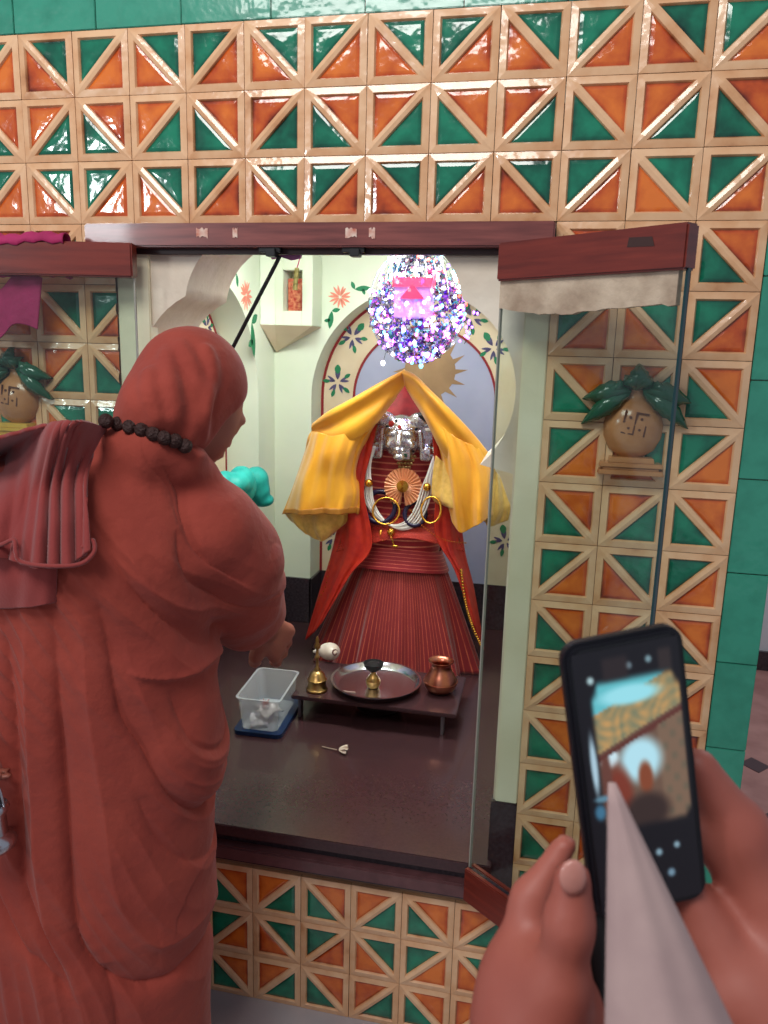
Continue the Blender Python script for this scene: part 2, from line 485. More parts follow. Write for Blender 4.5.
M_glass = thin_glass('door_glass', (.90, .95, .93, 1))
M_gedge = mat('teal_glass_edge', rgb(8, 52, 56), .15, coat=.5)
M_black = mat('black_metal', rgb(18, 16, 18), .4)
M_marble = mat('grey_marble_floor', rgb(176, 168, 170), .3, col2=rgb(150, 142, 146), nscale=4)
M_pinkfl = mat('pink_marble_floor', rgb(176, 130, 124), .35, col2=rgb(150, 104, 100), nscale=8)
M_steel = mat('brushed_steel', rgb(190, 190, 196), .22, 1)
M_brass = mat('brass', rgb(190, 156, 100), .28, 1, col2=rgb(158, 122, 70), nscale=30)
M_copper = mat('copper', rgb(200, 130, 104), .28, 1, col2=rgb(170, 100, 80), nscale=25)
M_gold = mat('gold', rgb(226, 170, 70), .25, 1)
M_silver = mat('hammered_silver', rgb(222, 222, 232), .2, 1, bump=.5, bscale=60)
M_white = mat('white_thread', rgb(222, 216, 210), .7)
M_yellow = mat('yellow_silk', rgb(232, 164, 34), .45, col2=rgb(218, 146, 26), nscale=8, sheen=.3, bump=.08, bscale=160)
M_yellow2 = mat('pale_yellow_brocade', rgb(226, 182, 92), .45, col2=rgb(204, 160, 70), nscale=60, sheen=.3, bump=.2, bscale=120)
M_redveil = mat('orange_red_net', rgb(196, 46, 22), .6, col2=rgb(172, 28, 18), nscale=40, alpha=.86)
M_redveil2 = mat('sheer_red_net', rgb(190, 44, 22), .6, alpha=.5)
M_maroon = mat('crimson_velvet', rgb(140, 16, 24), .6, col2=rgb(170, 26, 30), nscale=50, sheen=.4)
M_skirt = stripes('crimson_gold_vertical_stripe', rgb(128, 14, 22), rgb(196, 92, 62), 0, 130, .16)
M_blouse = stripes('crimson_gold_horizontal_stripe', rgb(160, 16, 34), rgb(232, 140, 110), 1, 20, .24)
M_sash = stripes('crimson_gold_sash_stripe', rgb(148, 18, 32), rgb(206, 96, 80), 1, 6, .22)
M_robe = mat('terracotta_cotton', rgb(154, 62, 48), .9, col2=rgb(142, 54, 43), nscale=9, bump=.5, bscale=22, sheen=.08)
M_robe2 = mat('deep_terracotta_cotton', rgb(138, 50, 46), .85, col2=rgb(128, 44, 42), nscale=9, bump=.12, bscale=260, sheen=.25)
M_skin = mat('brown_skin', rgb(158, 94, 78), .5, col2=rgb(142, 80, 66), nscale=14, sub=.06)
M_skin2 = mat('warm_skin', rgb(164, 92, 78), .5, col2=rgb(150, 78, 66), nscale=10, sub=.08)
M_bead = mat('dark_seed_bead', rgb(52, 26, 22), .65, bump=1, bscale=120)
M_teal = mat('turquoise_cloth', rgb(40, 178, 168), .5, col2=rgb(20, 150, 140), nscale=30)
M_magenta = mat('magenta_cotton', rgb(172, 40, 96), .8, col2=rgb(150, 30, 80), nscale=20, bump=.3, bscale=60)
M_terra = mat('tan_glazed_clay', rgb(190, 132, 88), .25, col2=rgb(170, 112, 72), nscale=20, coat=.3)
M_dleaf = mat('dark_green_glazed_leaf', rgb(24, 84, 60), .2, coat=.5)
M_yclay = mat('yellow_glazed_clay', rgb(214, 170, 70), .3, coat=.3)
M_symbol = mat('brown_engraving', rgb(96, 52, 34), .5)
M_plastic = mat('clear_plastic', rgb(214, 220, 224), .2, alpha=.38, coat=.3)
M_blue = mat('blue_plastic', rgb(16, 44, 84), .35)
M_phone = mat('black_phone_case', rgb(16, 16, 24), .4)
M_cap = mat('pale_mauve_cloth', rgb(176, 150, 146), .9, col2=rgb(164, 138, 136), nscale=30)
M_trayshade = mat('tray_shade_dark', rgb(44, 30, 30), .35, .6)

# ------------------------------------------------------------------ structure
T = .12
OX0, OX1 = .266, 1.033      # shrine opening
ZL = .479                   # ledge top
m = MB(); m.box((-1.6, -4.5, -.05), (3.4, .02, 0)); fl = struct(m.build('floor', M_marble))
# front wall body with the opening
TH = .20
zt = 18 * T + .36
m = MB()
for a, b in (((-.9, .0), (.193, zt)), ((1.08, .0), (1.516, zt)), ((.193, 1.80), (1.08, zt)), ((.193, 0), (1.08, .38))):
    m.box((a[0], .004, a[1]), (b[0], TH, b[1]))
wall = struct(m.build('wall_front', M_grout))


# a relief tile: cream frame and diagonal, two sunken glazed triangles
def tile_mesh():
    s = T / 2 - .0006; a = .0470; d = .0100
    yo, yr, yf, yc = -.0052, -.0075, -.0028, -.0046
    V = []; F = []; MI = []; pool = []

    def v(x, y, z, p=1.0): V.append((x, y, z)); pool.append(p); return len(V) - 1
    O = [v(-s, yo, s, .75), v(-s, yo, -s, .75), v(s, yo, -s, .75), v(s, yo, s, .75)]
    Bk = [v(-s, .006, s), v(-s, .006, -s), v(s, .006, -s), v(s, .006, s)]
    for i in range(4): F.append((O[i], O[(i + 1) % 4], Bk[(i + 1) % 4], Bk[i])); MI.append(0)
    tri = {}
    for key, sg, mi in (('u', 1, 1), ('l', -1, 2)):
        c = [(-a, a), (-a, -a + d), (a - d, a)]
        c = [(x * sg, z * sg) for x, z in c]
        cx = sum(p[0] for p in c) / 3; cz = sum(p[1] for p in c) / 3
        rim = [v(x, yr, z, .9) for x, z in c]

        def inset(f): return [(x + (cx - x) * f, z + (cz - z) * f) for x, z in c]
        low = [v(x, yf, z, 0.3) for x, z in inset(.10)]
        mid = [v(x, yc + .0004, z, .75) for x, z in inset(.34)]
        ct = v(cx, yc, cz, 1.0)
        low0 = [v(x, yf, z, 0.35) for x, z in inset(.10)]
        for i in range(3):
            j = (i + 1) % 3
            F.append((rim[i], rim[j], low[j], low[i])); MI.append(0)
            F.append((low0[i], low0[j], mid[j], mid[i])); MI.append(mi)
            F.append((mid[i], mid[j], ct)); MI.append(mi)
        tri[key] = rim
    A, B, Cc = tri['u']; A2, B2, C2 = tri['l']
    e = .040; m1 = v(-e, yr - .0022, -e, 1); m2 = v(e, yr - .0022, e, 1)
    for f in ((O[0], A, B, O[1]), (O[0], O[3], Cc, A), (O[1], C2, A2, O[2]), (O[2], A2, B2, O[3]),
              (O[1], B, m1), (O[1], m1, C2), (B, Cc, m2, m1), (m1, m2, B2, C2), (O[3], m2, Cc), (O[3], B2, m2)):
        F.append(f); MI.append(0)
    me = bpy.data.meshes.new('tile'); me.from_pydata(V, [], F)
    for q in (M_rib, M_gg, M_og): me.materials.append(q)
    me.polygons.foreach_set('material_index', MI)
    at = me.attributes.new('pool', 'FLOAT', 'POINT'); at.data.foreach_set('value', pool)
    bm = bmesh.new(); bm.from_mesh(me); bmesh.ops.recalc_face_normals(bm, faces=bm.faces); bm.to_mesh(me); bm.free()
    # fix orientation: front faces must look to -y
    me.update()
    return me


TM = tile_mesh()


def put_tile(c, r):
    o = bpy.data.objects.new('tile', TM); C.objects.link(o); o.parent = wall
    o.location = ((c + .5) * T + R.uniform(-.0003, .0003), R.uniform(-.0006, .0004), (18 - r - .5) * T)
    k = 0
    if r % 2 == 0: k = 0 if c % 2 else 1        # green upper left / green upper right
    else: k = 3 if c % 2 else 2                 # green lower left / green lower right
    o.rotation_euler = (R.uniform(-.004, .004), k * PI / 2, R.uniform(-.004, .004))


for c in range(-4, 12):
    for r in range(18):
        if r >= 3 and r <= 14 and 1 <= c <= 8: continue
        if c < -2 and r > 3: continue
        put_tile(c, r)


# cut tiles left of the left jamb (column 1, rows 3..14)
def cut_tile(c, r, x1):
    o = bpy.data.objects.new('tile', None)
    me = TM.copy(); bm = bmesh.new(); bm.from_mesh(me)
    k = (0 if c % 2 else 1) if r % 2 == 0 else (3 if c % 2 else 2)
    M = Matrix.Translation(((c + .5) * T, 0, (18 - r - .5) * T)) @ Matrix.Rotation(k * PI / 2, 4, 'Y')
    bm.transform(M)
    bmesh.ops.bisect_plane(bm, geom=bm.verts[:] + bm.edges[:] + bm.faces[:], plane_co=(x1, 0, 0), plane_no=(1, 0, 0), clear_outer=True)
    bm.to_mesh(me); bm.free()
    o = bpy.data.objects.new('tile', me); C.objects.link(o); o.parent = wall


for r in range(3, 15): cut_tile(1, r, .192)


# plain green tiles above and to the right
def slab_mesh(wd, ht):
    m = MB(); m.box((-wd / 2 + .0008, -.006, -ht / 2 + .0008), (wd / 2 - .0008, .005, ht / 2 - .0008))
    me = m.mesh('green_tile', M_slab, bevel=.0012)
    at = me.attributes.new('pool', 'FLOAT', 'POINT'); at.data.foreach_set('value', [1.0] * len(me.vertices)); return me


S = .18
sm_ = slab_mesh(S, S); x0 = P(97, 15, 0).x
for i in range(-5, 9):
    x = x0 + (i + .5) * S
    if x - S / 2 > 1.45 or x < -.85: continue
    for k in range(2):
        o = bpy.data.objects.new('green_tile', sm_); C.objects.link(o); o.parent = wall; o.location = (x + (.0 if k == 0 else .09) * 0, R.uniform(-.0008, .0008), 18 * T + S * (.5 + k))
gw = 1.516 - 12 * T
sm2 = slab_mesh(gw - .001, S); z0 = P(741, 573, 0).z
for k in range(-7, 8):
    z = z0 + (k + .5) * S
    if z < S * .4 or z > 18 * T - S * .3: continue
    o = bpy.data.objects.new('green_tile', sm2); C.objects.link(o); o.parent = wall; o.location = (12 * T + gw / 2, R.uniform(-.0008, .0008), z)
sm3 = slab_mesh(.10, .18)

# jambs in cream plaster, dark granite at their feet
m = MB(); m.box((.193, -.002, .62), (OX0, .03, 1.765)); struct(m.build('trim_1', M_plaster, bevel=.002))
m = MB(); m.box((OX1, -.002, .62), (1.08, .03, 1.765)); struct(m.build('trim_2', M_plaster, bevel=.002))
m = MB(); m.box((.193, -.006, .38), (OX0 + .002, .03, .62)); struct(m.build('trim_3', M_gran2, bevel=.002))
m = MB(); m.box((OX1 - .008, -.006, .38), (1.08, .03, .62)); struct(m.build('trim_4', M_gran2, bevel=.002))
# granite ledge = shrine floor, with a moulded front
m = MB(); m.prism([(.193, -.028), (1.035, -.028), (1.035, .2), (1.35, .2), (1.35, 1.48), (-.10, 1.48), (-.10, .2), (.193, .2)], ZL - .028, ZL, lambda u, v, q: Vector((u, v, q))); struct(m.build('trim_5', M_gran, bevel=.002))
m = MB(); m.box((.193, -.010, ZL - .05), (.985, .02, ZL - .028)); struct(m.build('trim_6', M_gran2))
m = MB(); m.box((.193, -.036, .395), (1.0, .02, ZL - .05)); struct(m.build('trim_7', mat('mauve_stone_moulding', rgb(98, 62, 64), .3, col2=rgb(84, 52, 54), nscale=40, coat=.3), bevel=.004))
m = MB(); m.box((.193, -.016, .380), (1.0, .02, .395)); struct(m.build('trim_8', M_gran2))

# arch plates ---------------------------------------------------------------
def arch_plate(name, outline, rect, F, w0, w1, mats, center, closed_bottom=False, infill=False):
    """plate with an arched opening. outline: (u,v) from bottom left over the top to bottom right"""
    u0, v0, u1, v1 = rect; m = MB(); n = len(outline)

    def outer(p):
        dx, dy = p[0] - center[0], p[1] - center[1]; t = 1e9
        if dx > 1e-9: t = min(t, (u1 - center[0]) / dx)
        if dx < -1e-9: t = min(t, (u0 - center[0]) / dx)
        if dy > 1e-9: t = min(t, (v1 - center[1]) / dy)
        if dy < -1e-9: t = min(t, (v0 - center[1]) / dy)
        return (center[0] + dx * t, center[1] + dy * t)
    ou = [outer(p) for p in outline]; ou[0] = (u0, v0); ou[-1] = (u1, v0)
    # snap the outer points nearest to the corners
    for cx in ((u0, v1), (u1, v1)):
        k = min(range(1, n - 1), key=lambda i: (ou[i][0] - cx[0]) ** 2 + (ou[i][1] - cx[1]) ** 2); ou[k] = cx
    k = [F(*p, w0) for p in outline] + [F(*p, w0) for p in ou] + [F(*p, w1) for p in outline] + [F(*p, w1) for p in ou]
    fs = []; mi = []
    for i in range(n - 1):
        fs.append((i, i + 1, n + i + 1, n + i)); fs.append((2 * n + i, 3 * n + i, 3 * n + i + 1, 2 * n + i + 1)); fs.append((i, 2 * n + i, 2 * n + i + 1, i + 1))
    m.add(k, fs)
    return m.build(name, mats, smooth=1)


def arc(c, r, a0, a1, n):
    return [(c[0] + r * math.cos(math.radians(a0 + (a1 - a0) * i / (n - 1))), c[1] + r * math.sin(math.radians(a0 + (a1 - a0) * i / (n - 1)))) for i in range(n)]


FY = lambda u, v, wv: Vector((u, wv, v))          # plane facing the hall
ACX = .628


def circ3(p, q, bulge, n):
    """arc from p to q bulging to its left by bulge"""
    p = Vector(p).to_2d(); q = Vector(q).to_2d(); c = (p + q) / 2; d = q - p; L = d.length / 2; nrm = Vector((-d.y, d.x)).normalized()
    r = (L * L + bulge * bulge) / (2 * bulge); o = c + nrm * (bulge - r)
    a0 = math.atan2(*(p - o).yx); a1 = math.atan2(*(q - o).yx)
    while a1 > a0: a1 -= 2 * PI
    return [(o.x + r * math.cos(a0 + (a1 - a0) * i / (n - 1)), o.y + r * math.sin(a0 + (a1 - a0) * i / (n - 1))) for i in range(n)]


cl = (ACX - .286, 1.660)
half = [(OX0 + .006, ZL), (OX0 + .006, .9), (OX0 + .006, 1.33)] + circ3((ACX - .335, 1.345), cl, .085, 16) + circ3(cl, (ACX - .11, 1.79), .045, 14)[1:]
right = [(2 * ACX - x, z) for x, z in reversed(half)]
right = [(x if z > 1.34 else OX1 - .004, z) for x, z in right]
outl = half + circ3((ACX - .11, 1.79), (ACX + .11, 1.79), .05, 12)[1:-1] + right
pl = arch_plate('wall_arch', outl, (.03, ZL, 1.215, 1.99), FY, .0065, .215, M_rough, (ACX, 1.2)); struct(pl); pl.name = 'wall_inner_front'
# shrine chamber: back wall, side walls with arched recesses, ceiling
BY = 1.32; LX = .06; RX = 1.196; ZC = 2.0; RD = .13


def round_outline(cu, zs, r, v0): return [(cu - r, v0), (cu - r, (v0 + zs) / 2)] + arc((cu, zs), r, 180, 0, 40) + [(cu + r, (v0 + zs) / 2), (cu + r, v0)]


def recess_wall(name, cu, rect, F, side):
    zs = 1.375; r = .41 if side == 'b' else .40
    o = arch_plate(name, round_outline(cu, zs, r, ZL), rect, F, 0, RD, M_mint, (cu, 1.1)); struct(o)
    # back of the recess: beige painted band, red lines, lavender field
    def ringpoly(r0, r1, w0_, w1_, nm, mt):
        m = MB(); a = round_outline(cu, zs, r0, ZL); b = round_outline(cu, zs, r1, ZL); n = len(a)
        vs = [F(*p, w0_) for p in a] + [F(*p, w0_) for p in b] + [F(*p, w1_) for p in a] + [F(*p, w1_) for p in b]; fs = []
        for i in range(n - 1): fs += [(i, i + 1, n + i + 1, n + i), (2 * n + i, 3 * n + i, 3 * n + i + 1, 2 * n + i + 1), (i, 2 * n + i, 2 * n + i + 1, i + 1), (n + i, n + i + 1, 3 * n + i + 1, 3 * n + i)]
        m.add(vs, fs); return m.build(nm, mt, o)
    ri = .275 if side == 'b' else .27
    ringpoly(r + .01, ri, RD - .004, RD + .02, 'painted_band', M_band)
    ringpoly(r - .002, r - .012, RD - .006, RD - .003, 'red_border_line', M_redline)
    ringpoly(ri + .005, ri - .004, RD - .006, RD - .003, 'red_border_line', M_redline)
    m = MB(); m.prism(round_outline(cu, zs, ri, ZL), RD - .002, RD + .02, F); m.build('painted_field', M_lav, o)
    return o


bw = recess_wall('wall_back', .617, (LX, ZL, RX, ZC), lambda u, v, q: Vector((u, BY + q, v)), 'b')
lw = recess_wall('wall_left', .75, (.215, ZL, BY, ZC), lambda u, v, q: Vector((LX - q, u, v)), 'l')
rw = recess_wall('wall_right', .75, (.215, ZL, BY, ZC), lambda u, v, q: Vector((RX + q, u, v)), 'r')
m = MB(); m.box((LX - .2, .0, ZC), (RX + .2, BY + .2, ZC + .03)); struct(m.build('ceiling', M_mint))


# granite skirting following the walls
def skirt(name, boxes):
    m = MB()
    for lo, hi in boxes: m.box(lo, hi)
    struct(m.build(name, M_gran2, bevel=.002))


zk = .662
skirt('baseboard_back', [((LX, BY - .012, ZL), (.215, BY + .002, zk)), ((.205, BY - .012, ZL), (.217, BY + RD, zk)), ((.205, BY + RD - .012, ZL), (1.03, BY + RD - .001, zk)), ((1.017, BY - .012, ZL), (RX, BY + .002, zk))])
skirt('baseboard_left', [((LX - .002, .215, ZL), (LX + .012, .35, zk)), ((LX - RD + .001, .35, ZL), (LX - RD + .012, 1.15, zk)), ((LX - RD, 1.138, ZL), (LX + .012, 1.15, zk)), ((LX - .002, 1.138, ZL), (LX + .012, BY, zk))])
skirt('baseboard_right', [((RX - .012, .215, ZL), (RX + .002, .35, zk)), ((RX + RD - .012, .35, ZL), (RX + RD - .001, 1.15, zk)), ((RX - .012, 1.138, ZL), (RX + .002, BY, zk))])


# painted decoration --------------------------------------------------------
def petal(cu, cv, ang, L, W, n=8):
    pts = []
    for i in range(n + 1): t = i / n; pts.append((t * L, W * math.sin(PI * t) ** .8))
    for i in range(n - 1, 0, -1): t = i / n; pts.append((t * L, -W * math.sin(PI * t) ** .8))
    c, s = math.cos(ang), math.sin(ang)
    return [(cu + x * c - y * s, cv + x * s + y * c) for x, y in pts]


def band_flower(cu, cv, rot, sz, F, w, parent):
    m = MB()
    for k in range(5):
        a = rot + k * 2 * PI / 5 + PI / 2
        for da in (-.24, .24): m.prism(petal(cu + .15 * sz * math.cos(a), cv + .15 * sz * math.sin(a), a + da, sz * .62, sz * .075), w, w + .001, F)
    m.build('painted_flower', M_petal, parent)
    m = MB()
    for k, L in ((0, .75), (1, .6), (2, .65), (3, .65), (4, .6)):
        a = rot + k * 2 * PI / 5 + PI / 2 + (.0 if k == 0 else .25)
        m.prism(petal(cu + .5 * sz * math.cos(a), cv + .5 * sz * math.sin(a), a, sz * L * .8, sz * (.2 if k == 0 else .12)), w - .0004, w + .001, F)
    m.build('painted_leaf', M_leaf, parent)


def burst_flower(cu, cv, sz, F, w, parent, leaves):
    m = MB()
    for k in range(14):
        a = k * 2 * PI / 14 + R.uniform(-.1, .1); m.prism(petal(cu + .1 * sz * math.cos(a), cv + .1 * sz * math.sin(a), a, sz * R.uniform(.8, 1), sz * .10), w, w + .001, F)
    m.build('painted_flower', M_pink, parent)
    m = MB()
    for (du, dv, a, L) in leaves: m.prism(petal(cu + du, cv + dv, a, L, L * .16), w, w + .001, F); m.prism(petal(cu + du, cv + dv, a + 1.9, L * .5, L * .12), w, w + .001, F); m.prism(petal(cu + du + L * .5 * math.cos(a), cv + dv + L * .5 * math.sin(a), a - 1.3, L * .4, L * .1), w, w + .001, F)
    m.build('painted_leaf', M_leaf, parent)


FB = lambda u, v, q: Vector((u, BY + q, v))
FLf = lambda u, v, q: Vector((LX - q, u, v))
wr = RD - .0062
for px, py, rot in ((353, 337, -.7), (338, 382, .0), (331, 440, .1), (334, 537, 0), (494, 348, .6), (505, 541, 0.2), (472, 318, .5)):
    p = P(px, py, BY + RD); band_flower(p.x, p.z, rot, .062, FB, wr, bw)
for v_, rot in ((.85, 0), (1.05, 0), (1.25, 0), (1.42, .3)): band_flower(.75 + .335, v_, rot, .05, FLf, wr, lw)
band_flower(.75 + .25, 1.62, .9, .05, FLf, wr, lw); band_flower(.75 + .1, 1.70, 1.3, .05, FLf, wr, lw)
p = P(340, 297, BY); burst_flower(p.x, p.z, .042, FB, -.0012, bw, ((.055, .028, .1, .06), (-.03, -.05, -1.7, .065)))
burst_flower(2 * .617 - p.x, p.z, .042, FB, -.0012, bw, ((-.055, .028, 3.0, .06), (.03, -.05, -1.4, .065)))
p = PX(246, 295, LX); burst_flower(p.y, p.z, .05, FLf, -.0012, lw, ((-.08, .06, 3.0, .08), (.05, -.09, -1.4, .12)))
# sun on the field
m = MB(); cu, cv = P(430, 371, BY + RD).x, P(430, 371, BY + RD).z; pts = []
for k in range(64):
    a = 2 * PI * k / 64; r = .098 if k % 4 else .145
    pts.append((cu + r * math.cos(a + .06 * (k % 4 == 0)), cv + r * math.sin(a + .06 * (k % 4 == 0))))
m.prism(pts, RD - .0036, RD - .001, FB); m.build('painted_sun', M_sun, bw)

# corner bracket shrine (small open box on a tapering corbel) ---------------
t = thing('wall_bracket', 'small mint open-fronted wall box on pointed corbel in shrine corner', 'bracket', (.13, BY, 1.60))
YB = 1.20
a0 = P(275, 262, YB); a1 = P(312, 326, YB); o0 = P(283, 270, YB); o1 = P(302, 311, YB)
m = MB()
xa, xb, za, zb = a0.x, a1.x, a1.z, a0.z + .03
m.box((xa, YB, za), (o0.x, BY, zb)); m.box((o1.x, YB, za), (xb, BY, zb)); m.box((o0.x, YB, za), (o1.x, BY, o1.z)); m.box((o0.x, YB, o0.z), (o1.x, BY, zb))
m.box((o0.x, BY - .02, o1.z), (o1.x, BY, o0.z))
# left facet back to the side wall
m.prism([(xa, YB), (LX + .001, YB - .03), (LX + .001, BY), (xa, BY)], za, zb, lambda u, v, q: Vector((u, v, q)))
m.build('box', M_mint, t, bevel=.002)
m = MB(); tip = Vector((LX + .01, BY - .006, P(272, 352, 1.3).z)); top = [Vector((LX + .001, YB - .03, za)), Vector((xa, YB, za)), Vector((xb, YB, za)), Vector((xb, BY, za)), Vector((LX + .001, BY, za))]
m.add(top + [tip], [(0, 1, 5), (1, 2, 5), (2, 3, 5), (3, 4, 5), (4, 0, 5), (4, 3, 2, 1, 0)]); m.build('corbel', M_band, t)
fr = MB(); fr.box((o0.x + .004, BY - .075, o1.z + .0005), (o1.x - .012, BY - .06, o0.z - .025))
pic = tag(fr.build('framed_picture', mat('red_gilt_picture', rgb(176, 40, 34), .5, col2=rgb(226, 150, 110), nscale=70)), 'small red patterned picture standing inside the mint wall box', 'picture')
m = MB(); c0 = P(297, 258, 1.10); c1 = P(297, 268, 1.10); c2 = P(295, 290, 1.10)
tas = thing('tassel', 'fuzzy olive gold tassel hanging in front of the wall box', 'tassel', c2)
m.tube([P(301, 226, 1.10), P(300, 258, 1.10), c1], .0018, 6); m.build('cord', M_magenta, tas)
m = MB()
for k in range(240):
    u = R.random(); a = R.uniform(0, 2 * PI); q = c1.lerp(c2, u); L = .016 + .020 * math.sin(PI * u)
    dr = Vector((math.cos(a), math.sin(a), R.uniform(-.5, .3))) * L; s_ = Vector((-math.sin(a), math.cos(a), 0)) * .0015
    m.add([q - s_, q + s_, q + dr], [(0, 1, 2)])
m.tube([c1, c2], .008, 8)
m.build('fringe', mat('olive_gold_fringe', rgb(150, 138, 84), .5, .3), tas)

# ------------------------------------------------------------------ door frame and doors
fx0, fx1 = P(85, 232, -.03).x, P(555, 232, -.03).x
t = thing('shrine_lintel', 'long mauve-brown wooden lintel across the top of the shrine opening', 'lintel', ((fx0 + fx1) / 2, -.015, 1.745))
m = MB(); m.box((fx0, -.034, 1.752), (fx1, .03, 1.797)); m.build('top_rail', M_wood2, t, bevel=.003)
m = MB(); m.box((OX0 - .06, -.010, 1.741), (OX1 + .03, .004, 1.752)); m.build('lower_rebate', mat('dark_wood_rebate', rgb(52, 30, 30), .5), t)
M_lab = mat('torn_white_paper', rgb(225, 205, 190), .8, col2=rgb(190, 110, 90), nscale=60)
for px, w_ in ((202, .024), (235, .010), (351, .022), (372, .012)):
    p = P(px, 233, -.0348); m = MB()
    pts = [(p.x - w_ / 2 + w_ * i / 6, p.z + .008 + R.uniform(-.003, .003)) for i in range(7)] + [(p.x + w_ / 2 - w_ * i / 6, p.z - .008 + R.uniform(-.003, .003)) for i in range(7)]
    m.prism(pts, -.0352, -.034, FY); m.build('paper_scrap', M_lab, t)
# latches
for px, lab in ((355, 'black metal latch under the middle of the lintel'), (272, 'small black metal clip under the lintel above the black rod')):
    p = P(px, 249, -.01); m = MB(); m.box((p.x - .022, -.026, p.z - .008), (p.x + .022, -.001, 1.752)); m.box((p.x - .005, -.034, p.z - .016), (p.x + .014, -.010, p.z - .002))
    tag(m.build('latch', M_black, bevel=.001), lab, 'latch')
m = MB(); m.tube([P(280, 256, -.01), P(230, 353, .0), P(205, 401, .005)], .0042, 8)
tag(m.build('black_rod', M_black), 'thin black rod slanting down from the lintel behind the hooded head', 'rod')


def door(name, hinge, end, label, rail_mat):
    h = Vector((hinge[0], hinge[1], 0)); e = Vector((end[0], end[1], 0)); d = (e - h); L = d.length; d.normalize(); nrm = Vector((-d.y, d.x, 0))
    if nrm.y > 0: nrm = -nrm
    F = lambda u, v, q: h + d * u + nrm * q + Vector((0, 0, v))
    t = thing(name, label, 'door', (h.x, h.y, ZL))
    t['category'] = 'door'

    def bx(nm, u0, u1, z0_, z1_, q0, q1, mt, bev=0):
        m = MB(); m.prism([(u0, z0_), (u1, z0_), (u1, z1_), (u0, z1_)], q0, q1, F); return m.build(nm, mt, t, bevel=bev)
    bx('top_rail', 0, L + .004, 1.690, 1.756, -.016, .016, rail_mat, .003)
    bx('glass', .004, L, .484, 1.70, -.003, .003, M_glass)
    bx('glass_edge', L - .0005, L + .0035, .484, 1.70, -.0035, .0035, M_gedge)
    bx('glass_edge', .0, .003, .484, 1.69, -.003, .003, mat('pale_glass_edge', rgb(150, 150, 140), .3))
    b1 = bx('bottom_rail', 0, L + .004, .41, .487, .004, .016, rail_mat, .002)
    bx('bottom_rail', 0, L + .004, .41, .487, -.016, -.004, rail_mat, .002)
    bx('glazing_strip', 0, L + .004, .43, .4855, -.004, .004, M_gran2)
    return t, F, L, bx


rd, RF, RL, rbx = door('glass_door', (P(503, 265, -.04).x + .0, -.045), (P(690, 245, -.27).x, -.27), 'frameless glass door swung open at the right with red-brown wooden rails', M_wood)
ld, LF, LL, lbx = door('glass_door', (.262, -.05), (-.115, -.115), 'glass door swung open at the left, magenta cloth over its wooden rail', M_wood)
# putty smear below the right rail
m = MB(); n = 30; top = []; bot = []
for i in range(n + 1):
    u = .002 + (RL - .012) * i / n; top.append((u, 1.692)); bot.append((u, 1.690 - .048 - .008 * math.sin(u * 14) - .01 * (u / RL) + R.uniform(-.002, .002)))
m.prism(top + bot[::-1], -.006, .0062, RF); m.build('putty_strip', mat('cracked_cream_putty', rgb(196, 178, 156), .8, col2=rgb(150, 128, 108), nscale=14, bump=.6, bscale=30), rd)
m = MB(); m.prism([(.27, 1.742), (.31, 1.740), (.315, 1.726), (.268, 1.728)], .016, .0168, RF); m.build('dark_stain', mat('old_tape_residue', rgb(58, 34, 32), .7), rd)

# magenta cloth over the left rail
t = thing('magenta_cloth', 'magenta cloth draped over the wooden rail of the left glass door', 'cloth', LF(.3, 1.76, 0))
def lcl(u, z, q): return LF(u, z, q)
rows = []
prof = [(-.020, 1.60), (-.022, 1.68), (-.019, 1.752), (-.004, 1.766), (.012, 1.766), (.0215, 1.757), (.022, 1.70), (.023, 1.66), (.024, 1.60)]
u_a = lambda z: .155 if z > 1.75 else .205
hem = {1.60: .0}
for q, z in prof:
    ua = .165 if z >= 1.75 else .21 + .0 * z
    r_ = []
    for s_ in range(7):
        u = ua + (LL + .1 - ua) * s_ / 6; zz = z
        if z == 1.60: zz = 1.60 - .035 + .02 * s_ / 6 + .02 * math.sin(s_ * 2)
        r_.append(lcl(u, zz + (.004 * math.sin(s_ * 1.7) if z > 1.75 else 0), q))
    rows.append(r_)
# the cloth lies over the top; in front it passes behind the rail face, so it hangs behind and shows below
front = [[lcl(.135 + (LL - .05) * s_ / 6, zz + .004 * math.sin(s_ * 2.3), q) for s_ in range(7)] for q, zz in ((.0165, 1.751), (.0185, 1.757), (.013, 1.767), (0, 1.770), (-.014, 1.767), (-.019, 1.755), (-.019, 1.72), (-.019, 1.688))]
low = [[lcl(.196 + .004 * k + (LL - .1) * s_ / 6, zz - .02 * (s_ == 2) + .01 * math.sin(s_ * 1.9), q) for s_ in range(7)] for k, (q, zz) in enumerate(((-.019, 1.688), (-.016, 1.65), (-.013, 1.615), (-.011, 1.585)))]
sheet('cloth_top', front, M_magenta, t, 40, 24, .003, lambda u, v: Vector((0, 0, .0025 * math.sin(u * 60 + v * 3))))
sheet('cloth_fall', low, M_magenta, t, 40, 24, .003, lambda u, v: Vector((0, -.0025 * (1 + math.sin(u * 34 + v * 2)), 0)))


